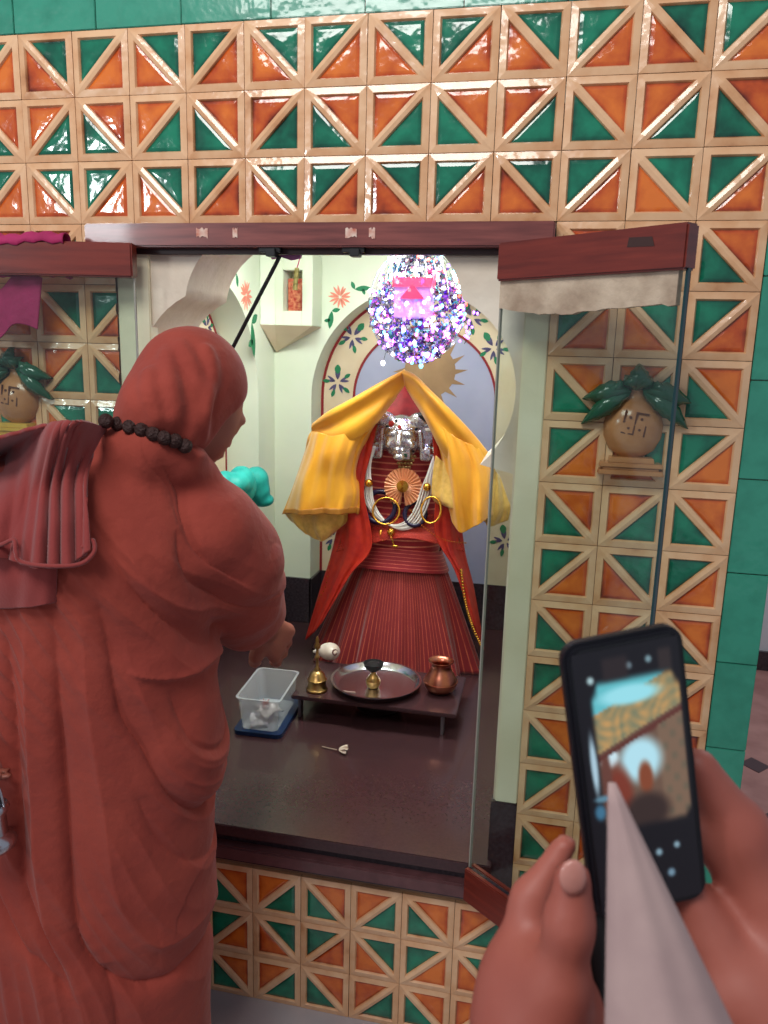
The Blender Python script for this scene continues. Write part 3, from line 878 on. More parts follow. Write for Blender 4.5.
# ------------------------------------------------------------------ pot reliefs on the tiles
def pot_relief(c, sc_, label):
    t = thing('pot_relief', label, 'wall ornament', c)
    Lc = lambda x, z, q: Vector(c) + Vector((x * sc_, -.006 - q * sc_, z * sc_))
    prof = [(.001, -.062), (.022, -.060), (.040, -.048), (.051, -.025), (.053, 0), (.046, .022), (.030, .038), (.018, .046), (.016, .058), (.022, .062), (.018, .064), (.001, .064)]
    m = MB(); n = 24; vs = []; fs = []
    for r, z in prof:
        for j in range(n + 1):
            a = PI * j / n; vs.append(Lc(r * math.cos(a), z, r * math.sin(a) * .62))
    for i in range(len(prof) - 1):
        for j in range(n): k = i * (n + 1) + j; fs.append((k, k + 1, k + n + 2, k + n + 1))
    m.add(vs, fs); m.build('pot', M_terra, t, smooth=2)
    m = MB()
    for (w_, z0_, z1_, dep) in ((.040, -.070, -.060, .030), (.056, -.078, -.070, .034), (.050, -.083, -.078, .030), (.058, -.092, -.083, .034)):
        m.prism([(-w_, z0_), (w_, z0_), (w_ * .96, z1_), (-w_ * .96, z1_)], -.004, dep, Lc)
    m.build('pot_stand', M_terra if sc_ > .98 else M_yclay, t, bevel=.001)
    # leaves: one upright, two sweeping out on each side
    for bx_, bz_, ang, L, W in ((0, .06, 90, .048, .017), (.0, .062, 60, .045, .014), (.0, .062, 120, .045, .014), (-.01, .058, 172, .085, .018), (.01, .058, 8, .085, .018), (-.012, .056, 203, .088, .016), (.012, .056, -23, .088, .016), (-.02, .06, 150, .045, .014), (.02, .06, 30, .045, .014)):
        m = MB(); a = math.radians(ang); k = 10; vs = []; fs = []
        for i in range(k + 1):
            s_ = i / k; wd = W * math.sin(PI * min(s_ * .9 + .08, 1)) * (1 + .18 * (i % 2)); dr = -.028 * s_ * s_ * abs(math.cos(a)); dep = .014 + .018 * math.sin(PI * s_)
            ax = bx_ + math.cos(a) * L * s_; az = bz_ + math.sin(a) * L * s_ + dr
            for sd in (-1, 0, 1): vs.append(Lc(ax - math.sin(a) * wd * sd, az + math.cos(a) * wd * sd, dep + (.006 if sd == 0 else -.002)))
            for sd in (-1, 1): vs.append(Lc(ax - math.sin(a) * wd * sd * .8, az + math.cos(a) * wd * sd * .8, dep - .012))
        for i in range(k):
            b = i * 5; n5 = b + 5
            fs += [(b, b + 1, n5 + 1, n5), (b + 1, b + 2, n5 + 2, n5 + 1), (b + 3, n5 + 3, n5 + 4, b + 4), (b, n5, n5 + 3, b + 3), (b + 2, b + 4, n5 + 4, n5 + 2)]
        m.add(vs, fs); m.build('leaf', M_dleaf, t, smooth=2)
    # auspicious mark: hooked cross with four dots in relief
    m = MB(); u = .0098; wv = .003; rot = math.radians(-8)

    def Fm(x, z, q):
        X = x * math.cos(rot) - z * math.sin(rot); Z_ = x * math.sin(rot) + z * math.cos(rot) + .002
        dep = .62 * math.sqrt(max(0, .051 ** 2 - X * X)); return Lc(X, Z_, dep + q)
    def bar(xa_, za_, xb_, zb_):
        m.prism([(min(xa_, xb_) - wv / 2, min(za_, zb_) - wv / 2), (max(xa_, xb_) + wv / 2, min(za_, zb_) - wv / 2), (max(xa_, xb_) + wv / 2, max(za_, zb_) + wv / 2), (min(xa_, xb_) - wv / 2, max(za_, zb_) + wv / 2)], -.002, .0012, Fm)
    s2 = 2 * u
    for q in ((-s2, 0, s2, 0), (0, -s2, 0, s2), (0, s2, s2, s2), (s2, 0, s2, -s2), (0, -s2, -s2, -s2), (-s2, 0, -s2, s2)): bar(*q)
    m.build('hooked_cross_mark', M_symbol, t)
    m = MB()
    for sx in (-1, 1):
        for sz in (-1, 1): m.prism([(sx * u + .0026 * math.cos(a * PI / 4), sz * u + .0026 * math.sin(a * PI / 4)) for a in range(8)], -.002, .0014, Fm)
    m.build('dot_marks', M_symbol, t)


pot_relief((P(634, 424, -.02).x, 0, P(634, 424, -.02).z), 1.02, 'tan clay pot relief with dark green leaves behind the right glass door')
pot_relief((P(14, 396, -.02).x, 0, P(14, 396, -.02).z), .97, 'tan clay pot relief with green leaves and yellow foot at the left edge')

# ------------------------------------------------------------------ passage at the right
m = MB(); m.box((1.52, .02, -.05), (4.2, 6.0, -.001)); pf = struct(m.build('floor_passage', M_pinkfl))
dm = mat('dark_marble_diamond', rgb(70, 50, 56), .35)
for i in range(6):
    for j in range(10):
        x = 1.979 + (i - 1) * .32; y = 1.506 + (j - 3) * .36
        if x < 1.6: continue
        m = MB(); m.prism([(x - .055, y), (x, y - .06), (x + .055, y), (x, y + .06)], -.001, .0012, lambda u, v, q: Vector((u, v, q))); m.build('marble_tile', dm, pf)
m = MB(); m.box((1.50, 2.55, 0), (4.2, 2.62, 3)); struct(m.build('wall_passage', mat('pale_grey_wall', rgb(206, 206, 212), .7)))
m = MB(); m.box((1.50, 2.53, 0), (4.2, 2.549, .10)); struct(m.build('baseboard_passage', M_gran2))
m = MB(); m.box((1.2 + .13 + RD, .2, .0), (1.516, 2.53, 2.6)); struct(m.build('wall_side', M_mint))

# ------------------------------------------------------------------ offerings on the ledge
ZT = ZL + .075
fa, fb = PZ(292, 694, ZT), PZ(452, 716, ZT)
ty0 = (fa.y + fb.y) / 2
t = thing('low_table', 'low dark stone-topped table under the tray, bell and copper pot', 'table', ((fa.x + fb.x) / 2, ty0 + .12, ZL))
m = MB(); m.box((fa.x, ty0, ZT - .012), (fb.x + .01, ty0 + .27, ZT)); m.build('table_top', M_gran, t, bevel=.002)
for x, y in ((fa.x + .02, ty0 + .03), (fb.x - .03, ty0 + .03), (fa.x + .02, ty0 + .24), (fb.x - .03, ty0 + .24)):
    m = MB(); m.box((x - .004, y - .014, ZL + .0003), (x + .004, y + .014, ZT - .012)); m.build('leg', mat('grey_metal_leg', rgb(120, 112, 116), .35, .7), t)
c = PZ(375, 716, ZL)  # dark round form put in for the tray's shadow and reflection
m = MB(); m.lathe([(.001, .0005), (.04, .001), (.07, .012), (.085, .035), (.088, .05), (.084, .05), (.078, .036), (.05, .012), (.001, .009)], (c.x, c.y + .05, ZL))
tag(m.build('tray_shade', M_trayshade, smooth=1), 'dark round form standing in for the shadow and reflection under the tray', 'tray_shade')


def at_table(px, py, z=ZT): q = PZ(px, py, z); return Vector((q.x, q.y, z + .0004))


c = at_table(376, 686)
tray = thing('offering_tray', 'round steel tray with raised bright rim on the low table', 'tray', c)
m = MB(); m.lathe([(.001, 0), (.118, 0), (.124, .003), (.134, .021), (.139, .022), (.139, .024), (.132, .0235), (.121, .005), (.115, .003), (.001, .003)], c, 64); m.build('dish', M_steel, tray, smooth=1)
c2 = Vector((PZ(373, 687, ZT + .004).x, PZ(373, 687, ZT + .004).y, ZT + .0045))
lamp = thing('incense_burner', 'small brass incense pot with black bowl standing in the steel tray', 'incense burner', c2)
m = MB(); m.lathe([(.001, 0), (.017, 0), (.019, .004), (.023, .014), (.022, .024), (.014, .036), (.008, .044), (.006, .052), (.001, .052)], c2, 24); m.build('pot', M_brass, lamp, smooth=1)
m = MB(); m.lathe([(.001, .050), (.012, .052), (.026, .064), (.031, .078), (.028, .079), (.022, .068), (.001, .06)], c2, 24); m.ball(c2 + Vector((0, 0, .072)), (.022, .022, .009)); m.build('burner_bowl', mat('soot_black', rgb(24, 20, 22), .8), lamp, smooth=1)
m = MB(); q = PZ(349, 692, ZT + .004)
tag((lambda: (m.prism([(q.x + a * .021 + R.uniform(-.002, .002), q.y + b * .006) for a, b in ((-1, -.3), (-.4, -1), (.3, -.6), (1, -.2), (.7, .7), (.1, .4), (-.7, .6))], ZT + .0036, ZT + .006, lambda u, v, w_: Vector((u, v, w_))), m.build('flower_petal', mat('wilted_petal', rgb(150, 120, 110), .7))))()[1], 'thin wilted petal lying in the left of the steel tray', 'petal')
# bell
c = at_table(317, 690)
bell = thing('hand_bell', 'brass hand bell with tall finial handle left of the tray', 'bell', c)
m = MB(); m.lathe([(.026, 0), (.032, .001), (.032, .006), (.027, .010), (.0265, .030), (.029, .032), (.029, .036), (.026, .038), (.022, .052), (.012, .062), (.004, .064), (.001, .064)], c, 32)
m.lathe([(.024, .002), (.024, .04), (.001, .05)], c, 24); m.build('bell_body', M_brass, bell, smooth=1)
m = MB(); m.lathe([(.009, .062), (.010, .068), (.005, .074), (.0045, .100), (.008, .104), (.008, .108), (.004, .112), (.004, .130), (.009, .134), (.010, .142), (.005, .150), (.006, .158), (.004, .166), (.001, .172)], c, 16); m.build('handle', M_brass, bell, smooth=1)
# conch
c = at_table(330, 660); c = P(330, 649, c.y)
csh = thing('conch_shell', 'white conch shell with brown spiral end beside the bell', 'shell', (c.x, c.y, ZT))
V = Vox((c.x - .08, c.y - .06, ZT - .01), (c.x + .08, c.y + .06, ZT + .09), .0022); cz = ZT + .030
V.ell((c.x, c.y, cz), (.034, .030, .029), k=.004); V.chain([(c.x - .02, c.y, cz), (c.x - .055, c.y + .004, cz - .008)], [.018, .005], k=.014)
d_ = Vector((.62, -.75, .22)).normalized()
for i, (s_, r_) in enumerate(((.012, .026), (.022, .019), (.030, .012), (.036, .006))): q = Vector((c.x, c.y, cz)) + d_ * s_; V.ell(q, (r_, r_, r_ * .98), k=.002)
V.build('shell_body', mat('white_shell', rgb(226, 216, 204), .35, col2=rgb(206, 186, 168), nscale=25, coat=.3), csh)
m = MB(); u_ = d_.cross(Vector((0, 0, 1))).normalized(); v_ = d_.cross(u_)
pts = []
for i in range(50):
    a = i * .32; r_ = .026 * (1 - i / 54); q = Vector((c.x, c.y, cz)) + d_ * (.0085 + .036 * (i / 50) ** 1.0 + math.sqrt(max(0, .022 ** 2 - r_ * r_)) * .2); pts.append(q + (u_ * math.cos(a) + v_ * math.sin(a)) * r_)
m.tube(pts, .0028, 6); m.build('spiral_stripe', mat('shell_brown', rgb(92, 54, 48), .4), csh)
# copper pot
c = at_table(440, 692)
lota = thing('water_pot', 'small round copper water pot with flared rim right of the tray', 'pot', c)
m = MB(); m.lathe([(.001, 0), (.026, 0), (.042, .012), (.050, .030), (.051, .036), (.049, .042), (.040, .060), (.031, .074), (.028, .084), (.030, .092), (.038, .098), (.039, .101), (.034, .100), (.026, .091), (.024, .084), (.036, .058), (.044, .036), (.03, .01), (.001, .006)], c, 40)
m.build('pot_body', M_copper, lota, smooth=1)
m = MB(); m.tube([c + Vector((.0505 * math.cos(a * PI / 16), .0505 * math.sin(a * PI / 16), .0365)) for a in range(32)], .0016, 6, close=True); m.build('shoulder_ring', M_copper, lota, smooth=1)
# flower
c = PZ(339, 752, ZL); fw = thing('cut_flower', 'small white flower on thin stem lying on the bare ledge', 'flower', c)
m = MB(); m.tube([c + Vector((-.052, .012, .003)), c + Vector((-.03, .006, .004)), c + Vector((-.006, 0, .006))], .0013, 6); m.build('stem', mat('pale_stem', rgb(176, 160, 140), .6), fw)
m = MB()
for k in range(9):
    a = R.uniform(-.6, .6); M_ = Matrix.Rotation(a, 3, 'Z') @ Matrix.Rotation(R.uniform(-.5, .2), 3, 'Y'); m.ball(c + M_ @ Vector((.013, 0, 0)) + Vector((0, 0, .008 + R.uniform(-.002, .003))), (.014, .005, .0025), 8, M=M_)
m.build('petals', mat('cream_petal', rgb(226, 206, 188), .6), fw, smooth=1)

# plastic box --------------------------------------------------------------
zb = ZL + .013
b0, b1 = PZ(238, 730, zb), PZ(281, 733, zb)
zr = P(234, 698, b0.y).z
r0, r1 = PZ(234, 698, zr), PZ(280, 703, zr); r2 = PZ(300, 670, zr); r3 = PZ(259, 668, zr)
ax = (r1 - r0); wd = ax.length; yaw = math.atan2(ax.y, ax.x); Ld = min(((r3 - r0).length + (r2 - r1).length) / 2, .26)
bd_ = ((r3 - r0) + (r2 - r1)).normalized(); bxc = (r0 + r1) / 2
ux = Vector((math.cos(yaw), math.sin(yaw), 0)); uy = Vector((bd_.x, bd_.y, 0)).normalized(); H = zr - zb
box = thing('storage_box', 'open clear plastic box on a blue lid, under the robed person\'s hand', 'box', (bxc.x, bxc.y, ZL))


def BX(u, v, z): return Vector((bxc.x, bxc.y, 0)) + ux * u + uy * v + Vector((0, 0, z))


m = MB()


def ringb(w_, l0, l1, z, rr=.018, n=5):
    out = []
    for (cx, cy, a0) in ((-w_ + rr, l1 - rr, 90), (-w_ + rr, l0 + rr, 180), (w_ - rr, l0 + rr, 270), (w_ - rr, l1 - rr, 0)):
        for i in range(n): a = math.radians(a0 + 90 * i / (n - 1)); out.append(BX(cx + rr * math.cos(a), cy + rr * math.sin(a), z))
    return out


hw = wd / 2
rings = [ringb(hw - .014, .012, Ld - .012, zb), ringb(hw - .006, .004, Ld - .004, zb + H * .9), ringb(hw, 0, Ld, zr - .002), ringb(hw, 0, Ld, zr), ringb(hw - .006, .006, Ld - .006, zr), ringb(hw - .008, .006, Ld - .006, zb + H * .88), ringb(hw - .016, .014, Ld - .014, zb + .002)]
n = len(rings[0]); vs = [v for r_ in rings for v in r_]; fs = [tuple(range(n)), tuple(range(len(vs) - n, len(vs)))]
for i in range(len(rings) - 1):
    for j in range(n): fs.append((i * n + j, i * n + (j + 1) % n, (i + 1) * n + (j + 1) % n, (i + 1) * n + j))
m.add(vs, fs); m.build('tub', M_plastic, box, smooth=1)
m = MB(); q = ringb(hw + .004, -.004, Ld + .008, ZL + .0005) + ringb(hw + .004, -.004, Ld + .008, ZL + .0125); m.add(q, [tuple(range(n)), tuple(range(n, 2 * n))] + [(i, (i + 1) % n, n + (i + 1) % n, n + i) for i in range(n)]); m.build('lid', M_blue, box)
for i, (u, v, a, z, colr, lab) in enumerate(((-.010, .05, .3, .012, (190, 186, 190), 'crumpled silvery packet at the front inside the clear box'), (.012, .08, -.5, .030, (204, 198, 196), 'white paper packet lying across the middle of the clear box'), (-.012, .13, .9, .016, (160, 150, 150), 'grey folded packet at the back inside the clear box'))):
    m = MB(); V_ = []; n_ = 7
    for jj in range(n_):
        for ii in range(n_):
            x = (ii / (n_ - 1) - .5) * .050; y = (jj / (n_ - 1) - .5) * .065; V_.append(BX(u + x * math.cos(a) - y * math.sin(a), v + x * math.sin(a) + y * math.cos(a), zb + z + R.uniform(-.006, .006)))
    k = n_ * n_; V2 = [p_ - Vector((0, 0, .004)) for p_ in V_]; fs = []
    for jj in range(n_ - 1):
        for ii in range(n_ - 1): b = jj * n_ + ii; fs += [(b, b + 1, b + n_ + 1, b + n_), (k + b, k + b + n_, k + b + n_ + 1, k + b + 1)]
    rim = [ii for ii in range(n_)] + [jj * n_ + n_ - 1 for jj in range(1, n_)] + [(n_ - 1) * n_ + ii for ii in range(n_ - 2, -1, -1)] + [jj * n_ for jj in range(n_ - 2, 0, -1)]
    fs += [(rim[q_], k + rim[q_], k + rim[(q_ + 1) % len(rim)], rim[(q_ + 1) % len(rim)]) for q_ in range(len(rim))]
    m.add(V_ + V2, fs); tag(m.build('packet', mat('packet_foil', rgb(*colr), .35, .2)), lab, 'packet', 'packets in the clear box')
m = MB()
for k in range(16):
    a = R.uniform(0, 2 * PI); q = BX(-.004, .085, zb + .044); e_ = q + Vector((math.cos(a) * .018, math.sin(a) * .018, R.uniform(.0, .014))); s_ = Vector((-math.sin(a), math.cos(a), 0)) * .004
    m.add([q - s_, q + s_, e_, q + Vector((0, 0, .003))], [(0, 1, 2), (0, 3, 2), (1, 2, 3), (0, 1, 3)])
tag(m.build('dried_flower', mat('rust_petals', rgb(140, 44, 24), .7)), 'rust red dried flower on top of the packets in the clear box', 'flower')

# ------------------------------------------------------------------ idol
YI = 1.03
cb, cw, cn = P(395, 660, YI), P(400, 552, YI), P(403, 430, YI)
idol = thing('deity_idol', 'silver-faced temple idol in crimson and gold striped dress', 'statue', (cb.x, YI, ZL))
zw = cw.z; zn = cn.z


def skirt_ring(z, th):
    t_ = max(0, (zw - z) / (zw - ZL)); cx = cw.x + (cb.x - cw.x) * t_
    rx = .135 + .155 * t_ ** .85; ry = .085 + .075 * t_
    pl = 1 + (.02 + .06 * t_) * math.sin(th * 13 + 1.8 * math.sin(th * 3)) + .03 * t_ * math.sin(th * 27 + 2 + t_)
    sy = ry * pl; return Vector((cx + rx * pl * math.cos(th), YI + sy * math.sin(th), z))


zs = [ZL + .0015 + (zw - ZL) * i / 30 for i in range(31)]
loft('skirt', zs, skirt_ring, M_skirt, idol, 240)


def top_ring(z, th):
    t_ = (z - zw) / (zn - zw); cx = cw.x + (cn.x - cw.x) * t_
    rx = (.135 - .02 * t_ + .015 * math.sin(PI * t_)); ry = .085 - .015 * t_
    if t_ > .85: f_ = (1 - t_) / .15; rx *= .45 + .55 * math.sqrt(max(f_, 0)); ry *= .6 + .4 * math.sqrt(max(f_, 0))
    return Vector((cx + rx * math.cos(th), YI + ry * math.sin(th), z))


loft('blouse', [zw - .005 + (zn - zw + .005) * i / 30 for i in range(31)], top_ring, M_blouse, idol, 64)


def sash_ring(z, th):
    t_ = (zw + .035 - z) / .09; return Vector((cw.x + (.145 + .035 * t_) * math.cos(th), YI - .002 + (.094 + .02 * t_) * math.sin(th), z - .016 * abs(math.cos(th)) ** 2))


loft('sash', [zw + .035 - .072 * i / 8 for i in range(9)], sash_ring, M_sash, idol, 96, cap=False)
# red head cover
hc = P(404, 412, YI)
V = Vox((hc.x - .2, YI - .2, hc.z - .2), (hc.x + .2, YI + .2, hc.z + .2), .005)
V.ell((hc.x, YI + .015, hc.z - .03), (.10, .085, .11), k=.01); V.chain([(hc.x, YI - .01, hc.z), (hc.x + .003, YI - .02, P(405, 390, YI - .02).z)], [.085, .022], k=.03)
V.ell((hc.x - .085, YI, hc.z - .09), (.05, .06, .075), k=.03); V.ell((hc.x + .09, YI, hc.z - .09), (.05, .06, .075), k=.03)
V.build('head_cover', M_maroon, idol)
# silver face with ornaments
YF = YI - .085
fc = P(402, 437, YF); V = Vox((fc.x - .14, YF - .1, fc.z - .12), (fc.x + .14, YF + .08, fc.z + .11), .0032)
V.ell((fc.x, YF, fc.z), (.052, .042, .066), k=.006)
for sx in (-1, 1):
    V.ell((fc.x + sx * .060, YF + .012, fc.z + .012), (.042, .012, .056), k=.004)     # side plates
    V.ell((fc.x + sx * .048, YF - .012, fc.z + .052), (.03, .015, .022), k=.006)
    V.ell((fc.x + sx * .07, YF, fc.z - .045), (.022, .013, .024), k=.006)
    V.ell((fc.x + sx * .021, YF - .036, fc.z + .012), (.014, .010, .008), k=.003)     # eyes
    V.chain([(fc.x + sx * .008, YF - .042, fc.z + .026), (fc.x + sx * .034, YF - .034, fc.z + .028)], [.003, .003], k=.003)
    V.ell((fc.x + sx * .026, YF - .030, fc.z - .018), (.015, .012, .014), k=.008)
    V.chain([(fc.x + sx * .052, YF - .01, fc.z + .02), (fc.x + sx * .058, YF - .006, fc.z - .06)], [.006, .007], k=.003)
V.chain([(fc.x, YF - .042, fc.z + .018), (fc.x, YF - .054, fc.z - .014)], [.005, .009], k=.006)
V.ell((fc.x, YF - .040, fc.z - .033), (.015, .008, .005), k=.003); V.ell((fc.x, YF - .030, fc.z - .054), (.018, .016, .012), k=.008)
V.build('silver_face', M_silver, idol, fn=lambda q: (q - np.array([fc.x, YF, fc.z])) * np.array([1.2, 1.1, 1.12]) + np.array([fc.x, YF, fc.z]))
m = MB()
for sx in (-1, 1): m.ball((fc.x + sx * .021, YF - .0455, fc.z + .012), (.007, .003, .005))
for q in ((-.045, -.03, .035), (.05, -.022, .03), (-.012, -.046, .055), (.044, -.03, -.04)): m.ball((fc.x + q[0], YF + q[1], fc.z + q[2]), .0045)
m.build('enamel_dots', mat('black_enamel', rgb(16, 14, 20), .3), idol)['kind'] = 'stuff'
m = MB(); m.ball((fc.x - .022 * 0, YF - .047, fc.z + .036), (.006, .003, .007)); m.ball((fc.x - .03, YF - .035, fc.z + .045), (.009, .004, .009)); m.build('red_gem', mat('red_enamel', rgb(180, 40, 30), .3), idol)
m = MB()
q = P(425, 418, YF - .02); m.ball(q, (.03, .014, .012), M=Matrix.Rotation(.5, 3, 'Y')); m.build('hair_clip', mat('black_hair_clip', rgb(30, 18, 22), .4), idol)
q = P(430, 430, YF - .02); m = MB(); m.ball(q, (.018, .01, .008)); m.build('white_ornament', M_white, idol)
# chest ornament
m = MB(); a_ = P(405, 456, YI - .105); b_ = P(405, 478, YI - .105); wv = .034
for i in range(7):
    z = a_.z + (b_.z - a_.z) * i / 6; w_ = .034 * (1 - i / 9)
    for k in range(7 - i): m.ball((a_.x + (k - (6 - i) / 2) * .0105, YI - .105, z), .0058, 8)
m.build('chest_ornament', mat('antique_gold', rgb(160, 140, 96), .3, 1), idol, smooth=2)
m = MB(); q = P(404, 455, YI - .112); m.box((q.x - .02, q.y - .008, q.z - .012), (q.x + .02, q.y + .006, q.z + .012)); m.build('pendant_clasp', M_silver, idol, bevel=.002)
m = MB(); m.box((q.x - .012, q.y - .011, q.z - .006), (q.x + .012, q.y - .008, q.z + .006)); m.build('green_stone', mat('green_stone', rgb(30, 70, 50), .3), idol)
# pleated round pendant
q = P(403, 487, YI - .115); pen = thing('pleated_rosette', 'pleated copper-coloured rosette on the idol\'s chest', 'ornament', q)
m = MB(); n = 56; vs = [q + Vector((0, -.004, 0))]; fs = []
for j in range(2):
    for i in range(n + 1):
        a = -PI / 2 + .12 + (2 * PI - .24) * i / n; r_ = .062 * (.35 + .65 * j); vs.append(q + Vector((r_ * math.cos(a), (-.004 if i % 2 else .004) * (j + .3), r_ * math.sin(a))))
for i in range(n): fs += [(0, 1 + i, 2 + i), (1 + i, n + 2 + i, n + 3 + i, 2 + i)]
k = len(vs); vs2 = [v + Vector((0, .004, 0)) for v in vs]; m.add(vs, fs); m.add(vs2, [tuple(reversed(f)) for f in fs]); m.build('pleats', mat('rose_copper_foil', rgb(238, 176, 136), .4, .5), pen)
m = MB(); m.lathe([(.001, 0), (.018, .001), (.02, .004), (.001, .007)], q + Vector((0, -.006, .004)), 20, M=Matrix.Rotation(PI / 2, 3, 'X')); m.build('medallion', M_gold, pen)
# garland
gar = thing('bead_garland', 'white thread garland with gold beads hanging round the idol\'s neck', 'garland', P(404, 500, YI - .12))
yg = YI - .118
base = [(373, 446), (368, 465), (369, 484), (369, 500), (378, 516), (394, 527), (410, 524), (420, 510), (426, 492), (430, 474), (436, 456)]
for k in range(5):
    m = MB(); pts = []
    for i, (x, y) in enumerate(base):
        w_ = 0 if y < 486 else 1; pts.append(P(x + (k - 2) * (1.1 + w_ * 1.2), y + (k - 2) * w_ * 1.1, yg - .002 * (k % 2) + (.015 if y < 470 else 0)))
    m.tube(catmull(pts, 50), .0032, 6); m.build('thread', M_white, gar, smooth=2)
for x, y in ((369, 483), (427, 487), (391, 532)): m = MB(); m.ball(P(x, y, yg - .006), .0135, 16); m.build('gold_bead', M_gold, gar, smooth=2)
m = MB(); m.tube([P(390, 534, yg - .006), P(394, 545, yg - .006)], .003, 6); m.ball(P(395, 546, yg - .006), (.012, .005, .005)); m.tube([P(381, 530, yg), P(380, 538, yg), P(384, 541, yg)], .004, 6); m.build('gold_drop', M_gold, gar, smooth=2)


def ring(name, px, py, rx, rz, rad, mt, label, y=yg - .012, tilt=.1, grp=None):
    c = P(px, py, y); m = MB(); m.tube([c + Vector((rx * math.cos(a * PI / 20), .012 * math.sin(a * PI / 20 + tilt), rz * math.sin(a * PI / 20))) for a in range(40)], rad, 8, close=True)
    return tag(m.build(name, mt, smooth=2), label, 'bangle', grp)


ring('bangle', 386, 511, .044, .042, .0034, M_gold, 'gold bangle at the left of the idol\'s waist, over dark rings')
ring('bangle', 431, 510, .031, .040, .0034, M_gold, 'oval gold bangle at the right of the idol\'s waist', y=yg - .06)
M_dkb = mat('navy_glass', rgb(30, 20, 52), .25)
ring('dark_bangle', 380, 507, .050, .050, .009, M_dkb, 'thick navy blue ring behind the left gold bangle', y=yg + .012)
ring('dark_bangle', 415, 514, .034, .036, .008, M_dkb, 'thick navy blue ring half hidden behind the garland at right', y=yg + .012)


# orange-red net veil
def fold_disp(amp, f1, ph=0, dirv=Vector((0, -1, 0))): return lambda u, v: dirv * amp * (math.sin(u * f1 + ph + 2 * v) + .5 * math.sin(u * f1 * 2.3 + 1 + v * 3))


veil = idol
sheet('veil_fall', [[P(380, 412, .93), P(368, 415, .94), P(358, 425, .96)], [P(372, 450, .90), P(360, 450, .91), P(348, 460, .95)], [P(364, 490, .90), P(352, 495, .91), P(343, 500, .96)], [P(372, 545, .885), P(350, 548, .90), P(332, 552, .97)], [P(350, 575, .88), P(335, 585, .90), P(320, 590, .98)], [P(322, 622, .87), P(314, 632, .90), P(305, 640, .98)]], M_redveil, veil, 24, 50, .003, fold_disp(.005, 14))
sheet('veil_fall', [[P(428, 415, .93), P(440, 422, .94), P(446, 435, .96)], [P(433, 440, .90), P(445, 450, .91), P(450, 460, .95)], [P(436, 490, .90), P(448, 495, .91), P(458, 500, .96)], [P(436, 535, .885), P(452, 548, .90), P(465, 552, .97)], [P(455, 570, .88), P(465, 580, .90), P(474, 590, .98)], [P(474, 625, .87), P(479, 640, .90), P(484, 650, .98)]], M_redveil, veil, 24, 50, .003, fold_disp(.005, 14))
sheet('veil_front', [[P(352, 508, .955), P(380, 516, .931), P(410, 518, .931), P(448, 508, .955)], [P(346, 525, .95), P(380, 530, .918), P(415, 531, .918), P(455, 525, .95)], [P(336, 552, .93), P(365, 545, .905), P(400, 538, .90), P(425, 541, .90), P(464, 552, .93)]], M_redveil2, veil, 40, 16, .002, fold_disp(.002, 20))
m = MB()
for i in range(34):
    t_ = i / 33; q = catmull([P(461, 570, .86), P(465, 600, .855), P(472, 625, .85), P(482, 648, .85)], 34)[i]; m.ball(q, (.0055, .002, .004), 6)
for q in catmull([P(410, 510, .875), P(425, 528, .87), P(445, 540, .87), P(466, 543, .88)], 30): m.ball(q, .0025, 6)
for q in catmull([P(330, 560, .87), P(326, 585, .865), P(318, 600, .87)], 10): m.ball(q, .0025, 6)
m.build('gold_edging', M_gold, veil)['kind'] = 'stuff'

# yellow shawl over the idol's head
sh = thing('yellow_shawl', 'golden yellow silk shawl tented over the idol\'s head and shoulders', 'shawl', P(405, 375, YI))
ys = .87
# left side
sheet('left_fold', [
    [P(405, 370, .93), P(392, 377, .90), P(376, 386, .88), P(352, 400, .87), P(330, 412, .88), P(314, 424, .92)],
    [P(405, 382, .92), P(394, 390, .89), P(380, 402, .86), P(358, 416, .85), P(336, 428, .86), P(310, 434, .92)],
    [P(396, 398, .93), P(388, 408, .90), P(375, 424, .87), P(355, 438, .85), P(334, 446, .86), P(305, 450, .93)]], M_yellow, sh, 60, 30, .004,
    lambda u, v: Vector((0, -.006, .003)) * math.sin(v * 9 + u * 2) - Vector((0, .018, 0)) * math.exp(-((v - .15) / .14) ** 2))
sheet('left_drape', [
    [P(388, 404, .93), P(372, 425, .89), P(352, 432, .86), P(332, 436, .84), P(318, 432, .87), P(311, 432, .93)],
    [P(372, 432, .93), P(358, 448, .88), P(346, 452, .84), P(326, 455, .82), P(312, 456, .86), P(303, 456, .93)],
    [P(358, 465, .93), P(352, 474, .88), P(340, 476, .84), P(322, 478, .82), P(304, 480, .85), P(293, 485, .93)],
    [P(362, 490, .93), P(354, 494, .87), P(340, 497, .84), P(318, 499, .81), P(300, 500, .85), P(286, 503, .93)],
    [P(360, 512, .92), P(350, 514, .87), P(336, 514, .83), P(316, 515, .81), P(298, 514, .85), P(281, 515, .93)]], M_yellow, sh, 90, 60, .004,
    lambda u, v: Vector((0, -1, 0)) * (.012 * math.sin(u * 17 + v * 1.5) * (.3 + v) + .004 * math.sin(u * 43)))
sheet('left_border', [[P(361, 507, .915), P(350, 508, .862), P(336, 508, .822), P(316, 509, .80), P(299, 509, .84), P(283, 510, .92)], [P(360, 513, .915), P(350, 514, .862), P(336, 514, .822), P(316, 515, .80), P(298, 514, .84), P(281, 515, .92)]], mat('dull_gold_border', rgb(170, 112, 40), .5), sh, 90, 6, .003,
      lambda u, v: Vector((0, -1, 0)) * (.012 * math.sin(u * 17 + 1.5) * 1.3 + .004 * math.sin(u * 43)))
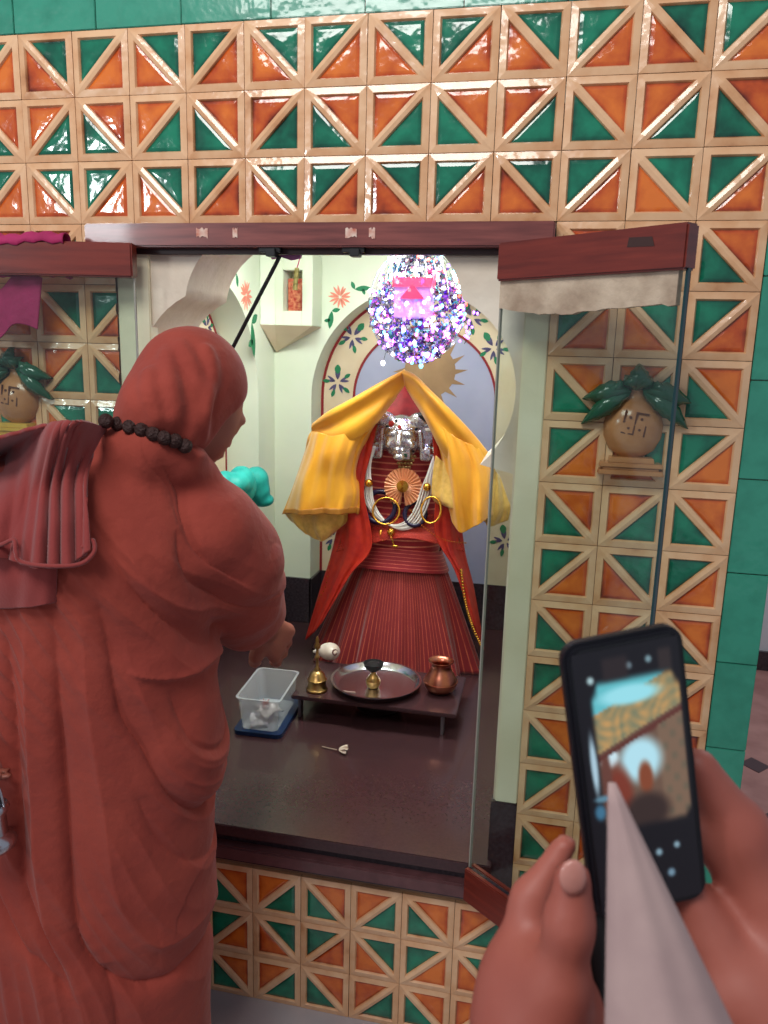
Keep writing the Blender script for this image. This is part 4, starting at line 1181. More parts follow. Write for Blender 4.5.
sheet('left_under_fold', [
    [P(352, 505, .93), P(338, 508, .90), P(320, 508, .89), P(300, 508, .91), P(284, 512, .94)],
    [P(348, 520, .93), P(336, 526, .90), P(318, 528, .88), P(302, 526, .91), P(290, 520, .94)],
    [P(340, 526, .94), P(330, 536, .91), P(320, 541, .90), P(308, 534, .92), P(296, 524, .94)]], M_yellow2, sh, 40, 20, .004, fold_disp(.006, 16))
# right side
sheet('right_fold', [
    [P(404, 370, .92), P(416, 376, .89), P(428, 388, .87), P(442, 402, .86), P(458, 418, .87), P(478, 440, .90), P(497, 465, .93)],
    [P(405, 384, .91), P(415, 392, .88), P(426, 406, .85), P(438, 424, .84), P(450, 442, .84), P(466, 462, .86), P(488, 482, .90)],
    [P(412, 398, .93), P(420, 410, .90), P(428, 424, .87), P(438, 444, .86), P(450, 462, .86), P(466, 480, .87), P(490, 500, .92)]], M_yellow, sh, 60, 30, .004,
    lambda u, v: Vector((0, -.006, .003)) * math.sin(v * 9 + u * 2) - Vector((0, .018, 0)) * math.exp(-((v - .15) / .14) ** 2))
sheet('right_drape', [
    [P(420, 402, .91), P(430, 414, .87), P(444, 428, .85), P(460, 440, .85), P(474, 446, .87), P(486, 452, .91)],
    [P(434, 430, .91), P(442, 445, .87), P(452, 455, .84), P(468, 462, .84), P(482, 470, .86), P(494, 474, .92)],
    [P(442, 455, .91), P(446, 475, .87), P(456, 484, .84), P(470, 488, .83), P(484, 488, .85), P(492, 486, .90)],
    [P(444, 480, .91), P(448, 500, .87), P(458, 506, .84), P(470, 508, .83), P(484, 506, .84), P(492, 500, .90)],
    [P(446, 502, .90), P(452, 520, .87), P(462, 532, .85), P(472, 528, .84), P(484, 520, .84), P(494, 514, .90)]], M_yellow, sh, 80, 60, .004,
    lambda u, v: Vector((0, -1, 0)) * (.011 * math.sin(u * 15 + v * 2 + 1) * (.3 + v) + .004 * math.sin(u * 37)))
sheet('right_brocade_end', [
    [P(436, 455, .90), P(443, 462, .88), P(452, 470, .86)], [P(433, 475, .89), P(443, 482, .87), P(456, 488, .845)],
    [P(432, 495, .89), P(443, 500, .86), P(457, 508, .84)], [P(436, 503, .90), P(446, 506, .87), P(452, 508, .85)]], M_yellow2, sh, 30, 30, .004, fold_disp(.004, 9))
sheet('right_under_fold', [
    [P(488, 458, .92), P(494, 468, .93), P(500, 478, .95)], [P(482, 480, .89), P(494, 490, .91), P(506, 495, .95)],
    [P(480, 500, .89), P(494, 512, .91), P(510, 506, .95)], [P(484, 520, .90), P(490, 526, .92), P(508, 520, .96)]], M_yellow2, sh, 30, 30, .004, fold_disp(.006, 12))

# ------------------------------------------------------------------ glittering light ball
YB2 = .86; bc = P(417, 306, YB2); RXb, RZb = .144, .170
ball = thing('light_ball', 'glittering ball of silver tinsel and violet fairy lights above the idol', 'hanging lights', bc)
m = MB()
mats_f = [mat('silver_tinsel', rgb(150, 150, 168), .25, 1), mat('violet_tinsel', rgb(120, 60, 190), .25, .9), mat('cyan_tinsel', rgb(110, 190, 220), .2, .9), mat('pink_tinsel', rgb(226, 130, 170), .2, .9)]
for k in range(2300):
    th = R.uniform(0, 2 * PI); cz_ = R.uniform(-1, 1); sn = math.sqrt(1 - cz_ * cz_); rr = R.uniform(.80, 1.02)
    d_ = Vector((sn * math.cos(th), sn * math.sin(th), cz_)); pr_ = (1 - .5 * max(0, cz_) ** 1.5); q = bc + Vector((d_.x * RXb * pr_, d_.y * RXb * pr_, d_.z * RZb)) * rr
    a = Vector((R.uniform(-1, 1), R.uniform(-1, 1), R.uniform(-1, 1))).normalized(); b = a.cross(d_).normalized(); s_ = R.uniform(.006, .013)
    p4 = [q + a * s_, q + b * s_ * .6 + d_ * .003, q - a * s_, q - b * s_ * .6 + d_ * .003]
    m.add(p4, [(0, 1, 3), (1, 2, 3)], R.choice((0, 0, 0, 1, 1, 2, 3) if cz_ < .3 else (0, 0, 0, 0, 2, 3)))
fo = m.build('tinsel', mats_f, ball); fo['kind'] = 'stuff'
m = MB()
for k in range(26):
    a = 2 * PI * k / 26; pts = [bc + Vector((RXb * 1.01 * math.sin(t_) * math.cos(a), RXb * 1.01 * math.sin(t_) * math.sin(a), RZb * 1.01 * math.cos(t_))) for t_ in [PI * i / 16 for i in range(17)]]
    m.tube(pts, .0009, 4)
m.build('wire_frame', M_steel, ball)
m = MB()
for dx in (-.006, .002, .008): m.tube([bc + Vector((dx, 0, RZb * .95)), Vector((bc.x - .02 + dx, YB2, ZC - .001))], .0014, 5)
m.build('hanging_wire', M_steel, ball)
cols = {'violet': ((.40, .12, 1, 1), 6), 'white': ((1, .93, 1, 1), 6), 'blue': ((.12, .2, 1, 1), 5), 'cyan': ((.2, .85, 1, 1), 3), 'pink': ((1, .25, .7, 1), 4), 'red': ((1, .12, .08, 1), 3)}
bm_ = {}
for k, (cl_, st) in cols.items():
    m = MB(); m.ball((0, 0, 0), (.0052, .0052, .0062), 8); bm_[k] = m.mesh('bulb', mat(k + '_bulb', cl_, .3, emit=cl_, estr=st), smooth=2)
for k in range(230):
    th = R.uniform(0, 2 * PI); cz_ = R.uniform(-1, 1) if k % 3 else R.uniform(-1, 0); sn = math.sqrt(1 - cz_ * cz_); rr = R.uniform(.9, 1.03)
    if k % 4: th = -abs(th) % PI + PI
    nm = R.choice(('violet', 'violet', 'violet', 'white', 'white', 'blue', 'pink', 'cyan') if cz_ < .2 else ('white', 'white', 'violet', 'cyan', 'pink', 'red'))
    o = bpy.data.objects.new('bulb', bm_[nm]); C.objects.link(o); o.parent = ball; o.location = Vector((sn * math.cos(th) * RXb, sn * math.sin(th) * RXb, cz_ * RZb)) * rr
# clear lantern box with red roof in front of the ball
q0, q1 = P(394, 318, YB2 - .15), P(432, 279, YB2 - .15)
m = MB(); m.box((q0.x, YB2 - .16, q0.z), (q1.x, YB2 - .10, q1.z)); m.build('clear_lantern', mat('frosted_pink_plastic', rgb(200, 150, 216), .3, alpha=.42, emit=(.75, .4, 1, 1), estr=.10), ball, bevel=.003)
m = MB(); m.box((q0.x - .004, YB2 - .165, q1.z - .022), (q1.x + .004, YB2 - .10, q1.z + .003)); xm = (q0.x + q1.x) / 2; m.prism([(xm - .035, q1.z - .055), (xm + .035, q1.z - .055), (xm, q1.z - .015)], YB2 - .166, YB2 - .160, FY); m.build('red_roof', mat('red_glow_plastic', rgb(210, 40, 70), .4, alpha=.75, emit=(1, .1, .2, 1), estr=.15), ball)
# loose string ends
for px, py, nm, lab in ((383, 363, 'white', 'single white bulb dangling at the lower left of the light ball'), (427, 355, 'white', 'single white bulb dangling under the light ball'), (421, 366, 'cyan', 'single pale green bulb hanging lowest under the light ball')):
    q = P(px, py, YB2 - .06); t = thing('hanging_bulb', lab, 'bulb', q, 'loose bulbs under the light ball')
    o = bpy.data.objects.new('bulb', bm_[nm]); C.objects.link(o); o.parent = t; o.scale = (1.3, 1.3, 1.3)
    m = MB(); m.tube([q, q + Vector((.005, .01, .03)), bc + (q - bc) * .8], .0009, 4); m.build('wire', M_black, t)
cl2 = thing('light_cluster', 'small violet and red cluster of bulbs at the right of the light ball', 'hanging lights', P(466, 318, YB2 + .05))
for k in range(22):
    px, py = R.gauss(466, 5), R.uniform(296, 342); nm = 'red' if py < 312 else R.choice(('blue', 'violet', 'violet'))
    o = bpy.data.objects.new('bulb', bm_[nm]); C.objects.link(o); o.parent = cl2; o.location = P(px, py, YB2 + .05 + R.uniform(-.02, .02)) - cl2.location; o.scale = (.8, .8, .8)
m = MB(); m.tube(catmull([P(462, 290, YB2 + .05), P(470, 305, YB2 + .05), P(462, 318, YB2 + .05), P(472, 330, YB2 + .05), P(464, 344, YB2 + .05)], 20), .0012, 5)
m.tube([P(462, 290, YB2 + .05), bc + Vector((.12, 0, .05))], .0012, 5); m.build('wire', M_black, cl2)
l = bpy.data.lights.new('light_ball_glow', 'POINT'); l.energy = 1.0; l.color = (.62, .35, 1); l.shadow_soft_size = .12
o = bpy.data.objects.new('light_ball_glow', l); C.objects.link(o); o.location = bc + Vector((0, -.22, 0))
# pink led strip behind the lintel
m = MB(); a_ = P(378, 252, .02); b_ = P(412, 251, .02); m.tube([a_, b_], .006, 8)
tag(m.build('led_strip', mat('pink_violet_led', (.9, .3, 1, 1), .4, emit=(.8, .25, 1, 1), estr=3)), 'short violet glowing strip under the middle of the lintel', 'light')
m = MB(); q = P(286, 253, .015); m.prism([(q.x - .035, 1.752), (q.x + .035, 1.752), (q.x + .03, q.z - .010), (q.x + .01, q.z - .014), (q.x - .01, q.z - .008), (q.x - .03, q.z - .012)], .012, .02, FY)
tag(m.build('violet_cloth_strip', mat('mauve_cloth', rgb(168, 110, 156), .8)), 'short mauve cloth strip tucked under the lintel by the black clip', 'cloth')
# turquoise bundle hung on the left wall
V = Vox((-.1, .5, .8), (.5, 1.3, 1.4), .008); c = PX(243, 492, LX + .05)
rr = random.Random(3)
for k in range(16): V.ell(Vector(c) + Vector((rr.uniform(-.03, .03), rr.uniform(-.13, .13), rr.uniform(-.06, .06))), (rr.uniform(.02, .045), rr.uniform(.03, .06), rr.uniform(.02, .05)), k=.006)
tag(V.build('cloth_bundle', M_teal), 'crumpled turquoise cloth bundle behind the robed person\'s shoulder', 'cloth')

# ------------------------------------------------------------------ hands
def hand(V, wrist, d, palm_n, thumb_dir, curl, s=1.0, spread=.12, k=.005):
    """palm and five bent fingers into a Vox; d finger direction, palm_n where the palm faces"""
    w_ = Vector(wrist); d = Vector(d).normalized(); n = Vector(palm_n); n = (n - d * n.dot(d)).normalized(); l = Vector(thumb_dir); l = (l - d * l.dot(d) - n * l.dot(n)).normalized()
    for o_ in (-.026, -.009, .009, .026): V.cap(w_ + l * o_ * .55 * s, w_ + (d * .085 + l * o_) * s, .016 * s, .0125 * s, k=.012)
    for o_, L, dl in ((.030, .074, .09), (.010, .082, .092), (-.011, .075, .089), (-.030, .058, .082)):
        p = w_ + (d * dl + l * o_) * s; dr = (d + l * o_ * spread * 20 * .12).normalized(); pts = [p]; rs = [.0098, .0090, .0082, .0070]
        for seg, f_ in enumerate((.45, .30, .25)):
            a = curl * (.6, 1, .8)[seg]; dr = (dr * math.cos(a) + n * math.sin(a)).normalized(); p = p + dr * L * f_ * s; pts.append(p)
        V.chain(pts, [r_ * s for r_ in rs], k=k)
    p = w_ + (d * .022 + l * .024) * s; q = p + (d * .028 + l * .022 + n * .012) * s; r_ = q + (d * .028 + l * .006 + n * .014) * s; e = r_ + (d * .022 - l * .004 + n * .008) * s
    V.chain([p, q, r_, e], [.015 * s, .012 * s, .0105 * s, .009 * s], k=k * 1.5)


# ------------------------------------------------------------------ the robed person
man = thing('person', 'person in terracotta robe and head cloth leaning into the shrine, back turned', 'person', (.30, -.32, 0))
CH = P(194, 403, -.24)                                 # head centre
Fd = (CR * .54 + Vector((-.10, .72, 0)) + Vector((0, 0, -.62))).normalized()
Ud = Vector((.30, .42, 1)); Ud = (Ud - Fd * Ud.dot(Fd)).normalized(); Rd = Fd.cross(Ud).normalized()
HA = np.array([[Rd.x, Fd.x, Ud.x], [Rd.y, Fd.y, Ud.y], [Rd.z, Fd.z, Ud.z]])


def hp(r_, f_, u_): return CH + Rd * r_ + Fd * f_ + Ud * u_


shR = P(208, 531, -.27); shL = Vector((.10, -.34, 1.26)); elR = P(248, 598, -.06); wrR = P(262, 626, .08)
POT = P(-6, 826, -.53); wrL = POT + Vector((-.105, .02, .175)); elL = Vector((.0, -.40, 1.03))
B = Vox((-.12, -.62, -.005), (.80, .36, 1.64), .0085)
B.ell(hp(0, -.012, .025), (.074, .092, .092), HA, k=.02); B.ell(hp(0, .035, -.025), (.060, .062, .088), HA, k=.02)
B.ell(hp(0, .066, -.092), (.026, .024, .02), HA, k=.02)
B.chain([hp(0, .086, .010), hp(0, .104, -.026)], [.009, .012], k=.012); B.chain([hp(-.03, .088, .020), hp(.03, .088, .020)], [.010, .010], k=.012)
B.chain([hp(-.018, .094, -.056), hp(.018, .094, -.056)], [.008, .008], k=.006)
for sx in (-1, 1): B.ell(hp(sx * .074, -.004, -.012), (.010, .020, .031), HA, k=.006); B.ell(hp(sx * .028, .090, -.002), (.014, .010, .009), HA, k=.006, op='s'); B.ell(hp(sx * .028, .083, -.002), (.012, .010, .010), HA, k=.003)
nk = Vector((.37, -.335, 1.315))
B.chain([hp(0, -.03, -.07), nk], [.058, .062], k=.03)
B.chain([nk, (.33, -.33, 1.20), (.31, -.33, .95), (.30, -.33, .78)], [.07, .125, .125, .13], k=.05)
B.chain([nk, shR, elR, wrR], [.05, .062, .052, .044], k=.03); B.chain([nk, shL, elL, wrL], [.05, .062, .045, .030], k=.03)
for sx in (-1, 1): B.chain([(.30 + sx * .09, -.33, .78), (.29 + sx * .10, -.32, .45), (.29 + sx * .10, -.34, .09)], [.09, .065, .045], k=.03); B.chain([(.29 + sx * .10, -.34, .05), (.31 + sx * .11, -.19, .028)], [.042, .030], k=.03)
hand(B, wrR, Vector((.02, .10, -.085)), Vector((-.2, .5, -.3)), Vector((-.7, .3, 0)), .45, 1.32, k=.006)
hand(B, wrL, Vector((.05, -.01, -.085)), Vector((.3, .2, .2)), Vector((0, -1, 0)), .85, 1.0, k=.006)
B.build('body', M_skin, man)
# ear stud, brows
m = MB(); _h = B.hit(222, 404) or P(222, 404, -.3); m.ball(_h - CF * .002, .0045, 8); m.build('ear_stud', M_silver, man)

# robe
Rb = Vox((-.16, -.60, .02), (.74, .12, 1.46), .0062)


def column(X, Y, Z):
    zz = Z; cx = np.interp(zz, [0, .3, .6, .85, 1.1, 1.26, 1.36], [.245, .255, .275, .295, .31, .33, .36]); rx = np.interp(zz, [0, .3, .6, .85, 1.05, 1.2, 1.30, 1.38], [.252, .252, .250, .236, .225, .205, .16, .09])
    cy = np.interp(zz, [0, .8, 1.2, 1.38], [-.33, -.33, -.33, -.33]); ry = np.interp(zz, [0, .3, .8, 1.05, 1.2, 1.38], [.20, .19, .165, .165, .155, .09])
    q = np.sqrt(((X - cx) / rx) ** 2 + ((Y - cy) / ry) ** 2); f_ = 1
    return np.maximum((q / f_ - 1) * np.minimum(rx, ry), np.maximum(.04 - Z, Z - 1.37))


Rb.put(column, (-.1, -.6, .02), (.65, -.1, 1.37), k=.02)
Rb.ell((.30, -.345, 1.20), (.23, .15, .155), k=.05)
Rb.chain([nk + Vector((0, 0, -.03)), shR], [.080, .086], k=.05)
Rb.chain([nk + Vector((0, 0, -.03)), shL + Vector((0, 0, -.01)), elL, wrL + Vector((-.01, 0, .06))], [.095, .10, .080, .05], k=.05)
Rb.chain([P(118, 446, -.37), P(150, 452, -.37), P(178, 462, -.33), P(200, 474, -.28)], [.034, .040, .040, .034], k=.03)
# loose right sleeve hanging from shoulder to forearm
s1 = P(228, 558, -.22); s2 = P(236, 590, -.15); s3 = P(240, 618, -.09)
Rb.chain([shR, s1, s2, s3], [.086, .092, .086, .070], k=.04)
Rb.chain([s2, P(258, 612, -.02)], [.075, .055], k=.04)
# open the sleeve end
Rb.cap(P(262, 622, .0), P(272, 645, .16), .046, .06, k=.012, op='s')
# side bulge at the hip
Rb.ell(P(182, 740, -.34), (.06, .07, .10), k=.06)
FO = [([(62, 600), (66, 700), (72, 790), (82, 900), (95, 950), (130, 990), (160, 1002), (190, 985)], -.016, .020), ([(86, 600), (92, 700), (104, 800), (118, 900), (150, 960), (200, 960)], .010, .030),
      ([(100, 580), (117, 708), (137, 758), (164, 825), (195, 887), (222, 905)], -.012, .016), ([(115, 620), (135, 710), (155, 775), (180, 830), (205, 860)], .007, .026),
      ([(154, 537), (168, 595), (187, 634), (219, 673)], -.010, .014), ([(168, 530), (184, 590), (206, 630), (228, 655)], .008, .02),
      ([(160, 462), (178, 478), (200, 500)], .008, .010), ([(180, 470), (215, 520), (232, 576), (234, 634)], -.009, .012), ([(205, 500), (222, 540), (228, 590), (224, 630)], .006, .014),
      ([(245, 495), (262, 530), (266, 575), (240, 634)], -.010, .011), ([(196, 475), (215, 500), (240, 520), (262, 560)], -.008, .007), ([(172, 470), (190, 500), (215, 545), (222, 600)], -.008, .008), ([(238, 500), (250, 540), (246, 600)], .008, .008), ([(140, 470), (155, 520), (180, 580), (205, 620)], -.008, .009), ([(255, 560), (262, 590), (250, 630)], -.007, .007), ([(205, 458), (235, 480), (258, 510), (276, 560)], .006, .012),
      ([(86, 517), (117, 568), (156, 642), (176, 690)], -.009, .014), ([(105, 520), (140, 590), (170, 650), (200, 700)], .008, .022),
      ([(120, 673), (156, 692), (200, 690)], .007, .010), ([(12, 620), (15, 700), (22, 790), (32, 870), (60, 930), (85, 985)], -.013, .018), ([(36, 610), (40, 720), (46, 820), (56, 900), (75, 960)], .011, .022),
      ([(-5, 870), (23, 919), (58, 954), (84, 985)], -.009, .013), ([(213, 905), (205, 945), (190, 985)], -.008, .012), ([(150, 700), (172, 760), (205, 810)], -.006, .012), ([(192, 655), (208, 690), (214, 735), (214, 780)], .004, .014),
      ([(190, 690), (206, 720), (214, 760)], -.008, .010), ([(120, 440), (150, 520), (190, 600)], -.005, .016), ([(-15, 620), (-12, 760), (0, 860)], -.008, .016), ([(110, 960), (118, 1000), (122, 1040)], -.007, .014),
      ([(165, 450), (185, 470), (212, 500), (222, 530)], -.005, .008), ([(225, 470), (244, 500), (252, 540), (250, 590)], -.005, .008), ([(130, 800), (150, 860), (185, 920)], -.005, .012)]


def robe_folds(V):
    cx = np.interp(V[:, 2], [0, .3, .6, .85, 1.1, 1.26, 1.36], [.245, .255, .275, .295, .31, .33, .36]); dx = V[:, 0] - cx; dy = V[:, 1] + .33
    L = np.sqrt(dx * dx + dy * dy) + 1e-6; nx_, ny_ = dx / L, dy / L
    back = np.clip((-ny_ * .9 + nx_ * .45) * 1.6 + .5, 0, 1); H = np.zeros(len(V))
    for pix, A, wd in FO:
        q = np.array([(p.x, p.z) for p in [P(a.x, a.y, -.47) for a in catmull([(a, b, 0) for a, b in pix], 24)]])
        best = np.full(len(V), 9.); sg = np.zeros(len(V)); tt = np.zeros(len(V)); m_ = len(q) - 1
        for i in range(m_):
            a, b = q[i], q[i + 1]; ab = b - a; t_ = np.clip(((V[:, 0] - a[0]) * ab[0] + (V[:, 2] - a[1]) * ab[1]) / (ab @ ab), 0, 1)
            ex = V[:, 0] - a[0] - t_ * ab[0]; ez = V[:, 2] - a[1] - t_ * ab[1]; d_ = np.sqrt(ex * ex + ez * ez); k_ = d_ < best
            best = np.where(k_, d_, best); sg = np.where(k_, np.sign(ab[0] * ez - ab[1] * ex), sg); tt = np.where(k_, (i + t_) / m_, tt)
        wl = np.where(sg > 0, wd * 1.5, wd * .55); tp = np.clip(np.sin(np.pi * np.clip(tt, .03, .97)) * 1.6, 0, 1)
        H += 1.5 * A * tp * np.exp(-best / wl)
    # loose pleats elsewhere
    th = np.arctan2(dy, dx); H = H * back + (1 - back) * .008 * np.sin(th * 14 + V[:, 2] * 2) * (V[:, 2] < 1.1)
    c_ = V[:, 0] + (.30 + .25 * (V[:, 2] - .7)) * V[:, 2] + .012 * np.sin(V[:, 2] * 17 + V[:, 0] * 9)
    m1 = np.clip(np.sin(V[:, 2] * 7.3 + V[:, 0] * 11 + 1.0) * .6 + .55, 0, 1); m2 = np.clip(np.sin(V[:, 2] * 9.1 - V[:, 0] * 14 + 2.2) * .7 + .4, 0, 1)
    rg = lambda k, p: (1 - np.abs(np.sin(k * c_ + p))) ** 1.5
    H += back * np.clip((1.30 - V[:, 2]) / .08, 0, 1) * (.0075 * rg(48, .4) * m1 + .0045 * rg(97, 1.1) * m2)
    V = V.copy(); V[:, 0] += nx_ * H; V[:, 1] += ny_ * H; return V


# neckline and bottom opening
rob = Rb.build('robe', M_robe, None, smooth_it=2)
md = rob.modifiers.new('s', 'SUBSURF'); md.levels = 1; md.subdivision_type = 'CATMULL_CLARK'
me = bpy.data.meshes.new_from_object(rob.evaluated_get(bpy.context.evaluated_depsgraph_get())); rob.modifiers.clear(); rob.data = me
co = np.empty(len(me.vertices) * 3); me.vertices.foreach_get('co', co); me.vertices.foreach_set('co', robe_folds(co.reshape(-1, 3)).ravel()); me.update()
me.polygons.foreach_set('use_smooth', [True] * len(me.polygons)); attach(rob, man)

# head cloth: shell over the skull, open at the face, falling to the nape
Hd = Vox((.1, -.56, 1.2), (.75, .0, 1.66), .0052)
Hd.ell(hp(0, -.014, .022), (.083, .098, .098), HA, k=.02); Hd.ell(hp(0, -.025, -.02), (.078, .082, .10), HA, k=.03)
Hd.chain([hp(0, -.035, .03), P(158, 410, -.34), P(146, 425, -.34)], [.078, .056, .044], k=.04)
Hd.chain([hp(0, -.03, -.05), P(178, 434, -.30)], [.072, .050], k=.04)
Hd.chain([hp(.01, -.01, -.05), P(192, 445, -.26)], [.070, .040], k=.04)
# the face opening, cut from the crown's front edge back to the ear
Hd.chain([hp(.06, .150, .020), hp(.075, .130, -.05), hp(.07, .09, -.15)], [.100, .112, .095], k=.006, op='s')
for pix, r_ in (([(180, 345), (194, 375), (196, 410), (188, 446)], .009), ([(206, 348), (212, 372), (207, 402), (202, 440)], .006), ([(150, 372), (150, 396), (158, 420)], .008), ([(166, 352), (170, 385), (174, 420)], .008)):
    Hd.fold(pix, r_, k=.016, sink=.72)
_n = ray(104, 428).cross(ray(196, 452)).normalized()
if _n.z > 0: _n = -_n
Hd.put(lambda X, Y, Z: -((X - CAM.x) * _n.x + (Y - CAM.y) * _n.y + (Z - CAM.z) * _n.z) - .004, (.1, -.56, 1.2), (.75, 0, 1.66), k=.006, op='s')
Hd.build('head_cloth', M_robe, man)

# shoulder cloth over the left shoulder: gathered top, two falls
def bump_y(a, f1, ph=0): return lambda u, v: -CF * -1 * 0 + (-CF) * (a * (.4 + .6 * v) * (math.sin(u * f1 + ph + v * 1.2) + .4 * math.sin(u * f1 * 2.1 + 2 + v * 2)))


YS = lambda px, py, off=.014: (lambda h: (h - ray(px, py).normalized() * off) if h is not None else P(px, py, -.49))(Rb.hit(px, py))
def fan(u, v):
    w_ = u * 5.2 + .5 * math.sin(u * 9) + .25 * v; f_ = w_ - math.floor(w_); r_ = f_ ** .6 if f_ < .8 else (1 - (f_ - .8) / .2) * .8 ** .6
    return -CF * ((.006 + .022 * v) * r_ + .002 * math.sin(u * 60 + v * 7))


sheet('shoulder_fall', [
    [YS(-22, 442, -.03), YS(15, 434, -.03), YS(50, 424, -.03), YS(82, 421, -.03), YS(108, 428, -.02)],
    [YS(-22, 466, .02), YS(10, 454, .025), YS(45, 440, .025), YS(74, 434, .025), YS(100, 440, .015)],
    [YS(-22, 505, .03), YS(5, 500, .035), YS(38, 490, .035), YS(65, 480, .035), YS(90, 474, .02)],
    [YS(-22, 535, .035), YS(4, 535, .04), YS(36, 532, .04), YS(66, 525, .04), YS(92, 512, .025)],
    [YS(-22, 552, .035), YS(6, 558, .04), YS(36, 567, .04), YS(68, 566, .04), YS(95, 550, .03)]], M_robe2, man, 110, 60, .006, fan)
m = MB(); m.tube(catmull([YS(-22, 548, .058), YS(0, 545, .066), YS(14, 540, .066), YS(16, 552, .066), YS(22, 562, .068), YS(50, 566, .068), YS(80, 564, .058), YS(94, 552, .048), YS(92, 540, .048), YS(82, 548, .052)], 60), .0034, 8)
m.build('rolled_hem', M_robe2, man, smooth=2)
sheet('shoulder_under_fall', [
    [YS(-22, 540, .012), YS(10, 545, .018), YS(35, 545, .02), YS(56, 540, .012)],
    [YS(-22, 575, .02), YS(10, 578, .025), YS(35, 575, .025), YS(56, 570, .015)],
    [YS(-22, 606, .022), YS(10, 608, .028), YS(35, 606, .028), YS(54, 602, .018)]], M_robe2, man, 50, 30, .006, bump_y(.005, 9))
# bead necklace on the nape
neck = thing('bead_necklace', 'dark brown seed-bead necklace round the neck of the robed person', 'necklace', P(150, 430, -.36))
bm0 = MB(); bm0.ball((0, 0, 0), (.0125, .0125, .0115), 14); bme = bm0.mesh('bead', M_bead, smooth=2)
loc = []
for i, (x, y) in enumerate(((106, 421), (118, 424), (130, 427), (142, 430), (153, 434), (164, 438), (175, 441), (185, 446))):
    h1 = Rb.hit(x, y); h2 = Hd.hit(x, y); hh = [h for h in (h1, h2) if h is not None]
    h = min(hh, key=lambda q: (q - CAM).length) if hh else P(x, y, -.40)
    loc.append(h - ray(x, y).normalized() * .006)
for i in range(9):
    a = loc[-1]; b = loc[0]; t_ = (i + 1) / 10; q = a.lerp(b, t_) + Vector((.0, .16, -.05)) * math.sin(PI * t_); loc.append(q)
for q in loc:
    o = bpy.data.objects.new('bead', bme); C.objects.link(o); o.parent = neck; o.location = q - neck.location; o.rotation_euler = (R.random() * 3, R.random() * 3, 0)
# steel vessel in the left hand
q = POT; ves = thing('steel_pot', 'shiny steel pot cut by the left edge, held beside the robe', 'pot', (q.x, q.y, q.z - .04))
m = MB(); m.lathe([(.001, -.045), (.022, -.045), (.032, -.036), (.034, -.026), (.030, -.018), (.021, -.012), (.020, .018), (.024, .028), (.026, .034), (.023, .040), (.018, .038), (.017, .0), (.001, -.03)], q, 28); m.build('pot_body', M_steel, ves, smooth=1)
m = MB(); m.tube([q + Vector((.022 * math.cos(a), 0, .03 + .06 * math.sin(a))) for a in [PI * i / 16 for i in range(17)]], .0025, 8); m.build('handle', M_steel, ves, smooth=2)

# ------------------------------------------------------------------ phone held up in front
ph = thing('phone', 'black phone held up in both hands, showing a picture of the shrine', 'phone', D(630, 770, .485))
TL, TR, BL, BR = D(563, 645, .470), D(686, 625, .480), D(594, 925, .505), D(706, 898, .508)
cen = (TL + TR + BL + BR) / 4; ux = ((TR - TL) + (BR - BL)).normalized(); uy = ((TL - BL) + (TR - BR)); uy = (uy - ux * uy.dot(ux)).normalized(); un = ux.cross(uy)   # un faces the camera
if un.dot(CAM - cen) < 0: un = -un
hw, hh = ((TR - TL).length + (BR - BL).length) / 4, ((TL - BL).length + (TR - BR).length) / 4
FPh = lambda u, v, q: cen + ux * u + uy * v + un * q


def rrect(a, b, r_, n=7):
    out = []
    for cx, cy, a0 in ((a - r_, b - r_, 0), (-a + r_, b - r_, 90), (-a + r_, -b + r_, 180), (a - r_, -b + r_, 270)):
        for i in range(n): t_ = math.radians(a0 + 90 * i / (n - 1)); out.append((cx + r_ * math.cos(t_), cy + r_ * math.sin(t_)))
    return out


m = MB(); m.prism(rrect(hw, hh, .012), -.011, .0, FPh); m.build('phone_case', M_phone, ph, bevel=.0025)
m = MB(); m.prism(rrect(hw - .004, hh - .004, .009), -.002, .0008, FPh); m.build('screen_glass', mat('black_screen', rgb(6, 6, 12), .12, coat=.4), ph)
# picture on the screen, as coloured points of the display
nx, ny = 70, 150; vs = []; fs = []; cols_ = []
rs_ = random.Random(11); spk = [(rs_.random(), rs_.random()) for _ in range(300)]
W2, H2 = hw - .005, hh - .006


def sstep(a, b, x): t_ = min(max((x - a) / (b - a), 0), 1); return t_ * t_ * (3 - 2 * t_)


def mixc(c, d_, t_): return tuple(c[i] * (1 - t_) + d_[i] * t_ for i in range(3))


def blob(u, v, cx, cy, rx, ry, soft=.35): return 1 - sstep(1 - soft, 1 + soft, math.sqrt(((u - cx) / rx) ** 2 + ((v - cy) / ry) ** 2))


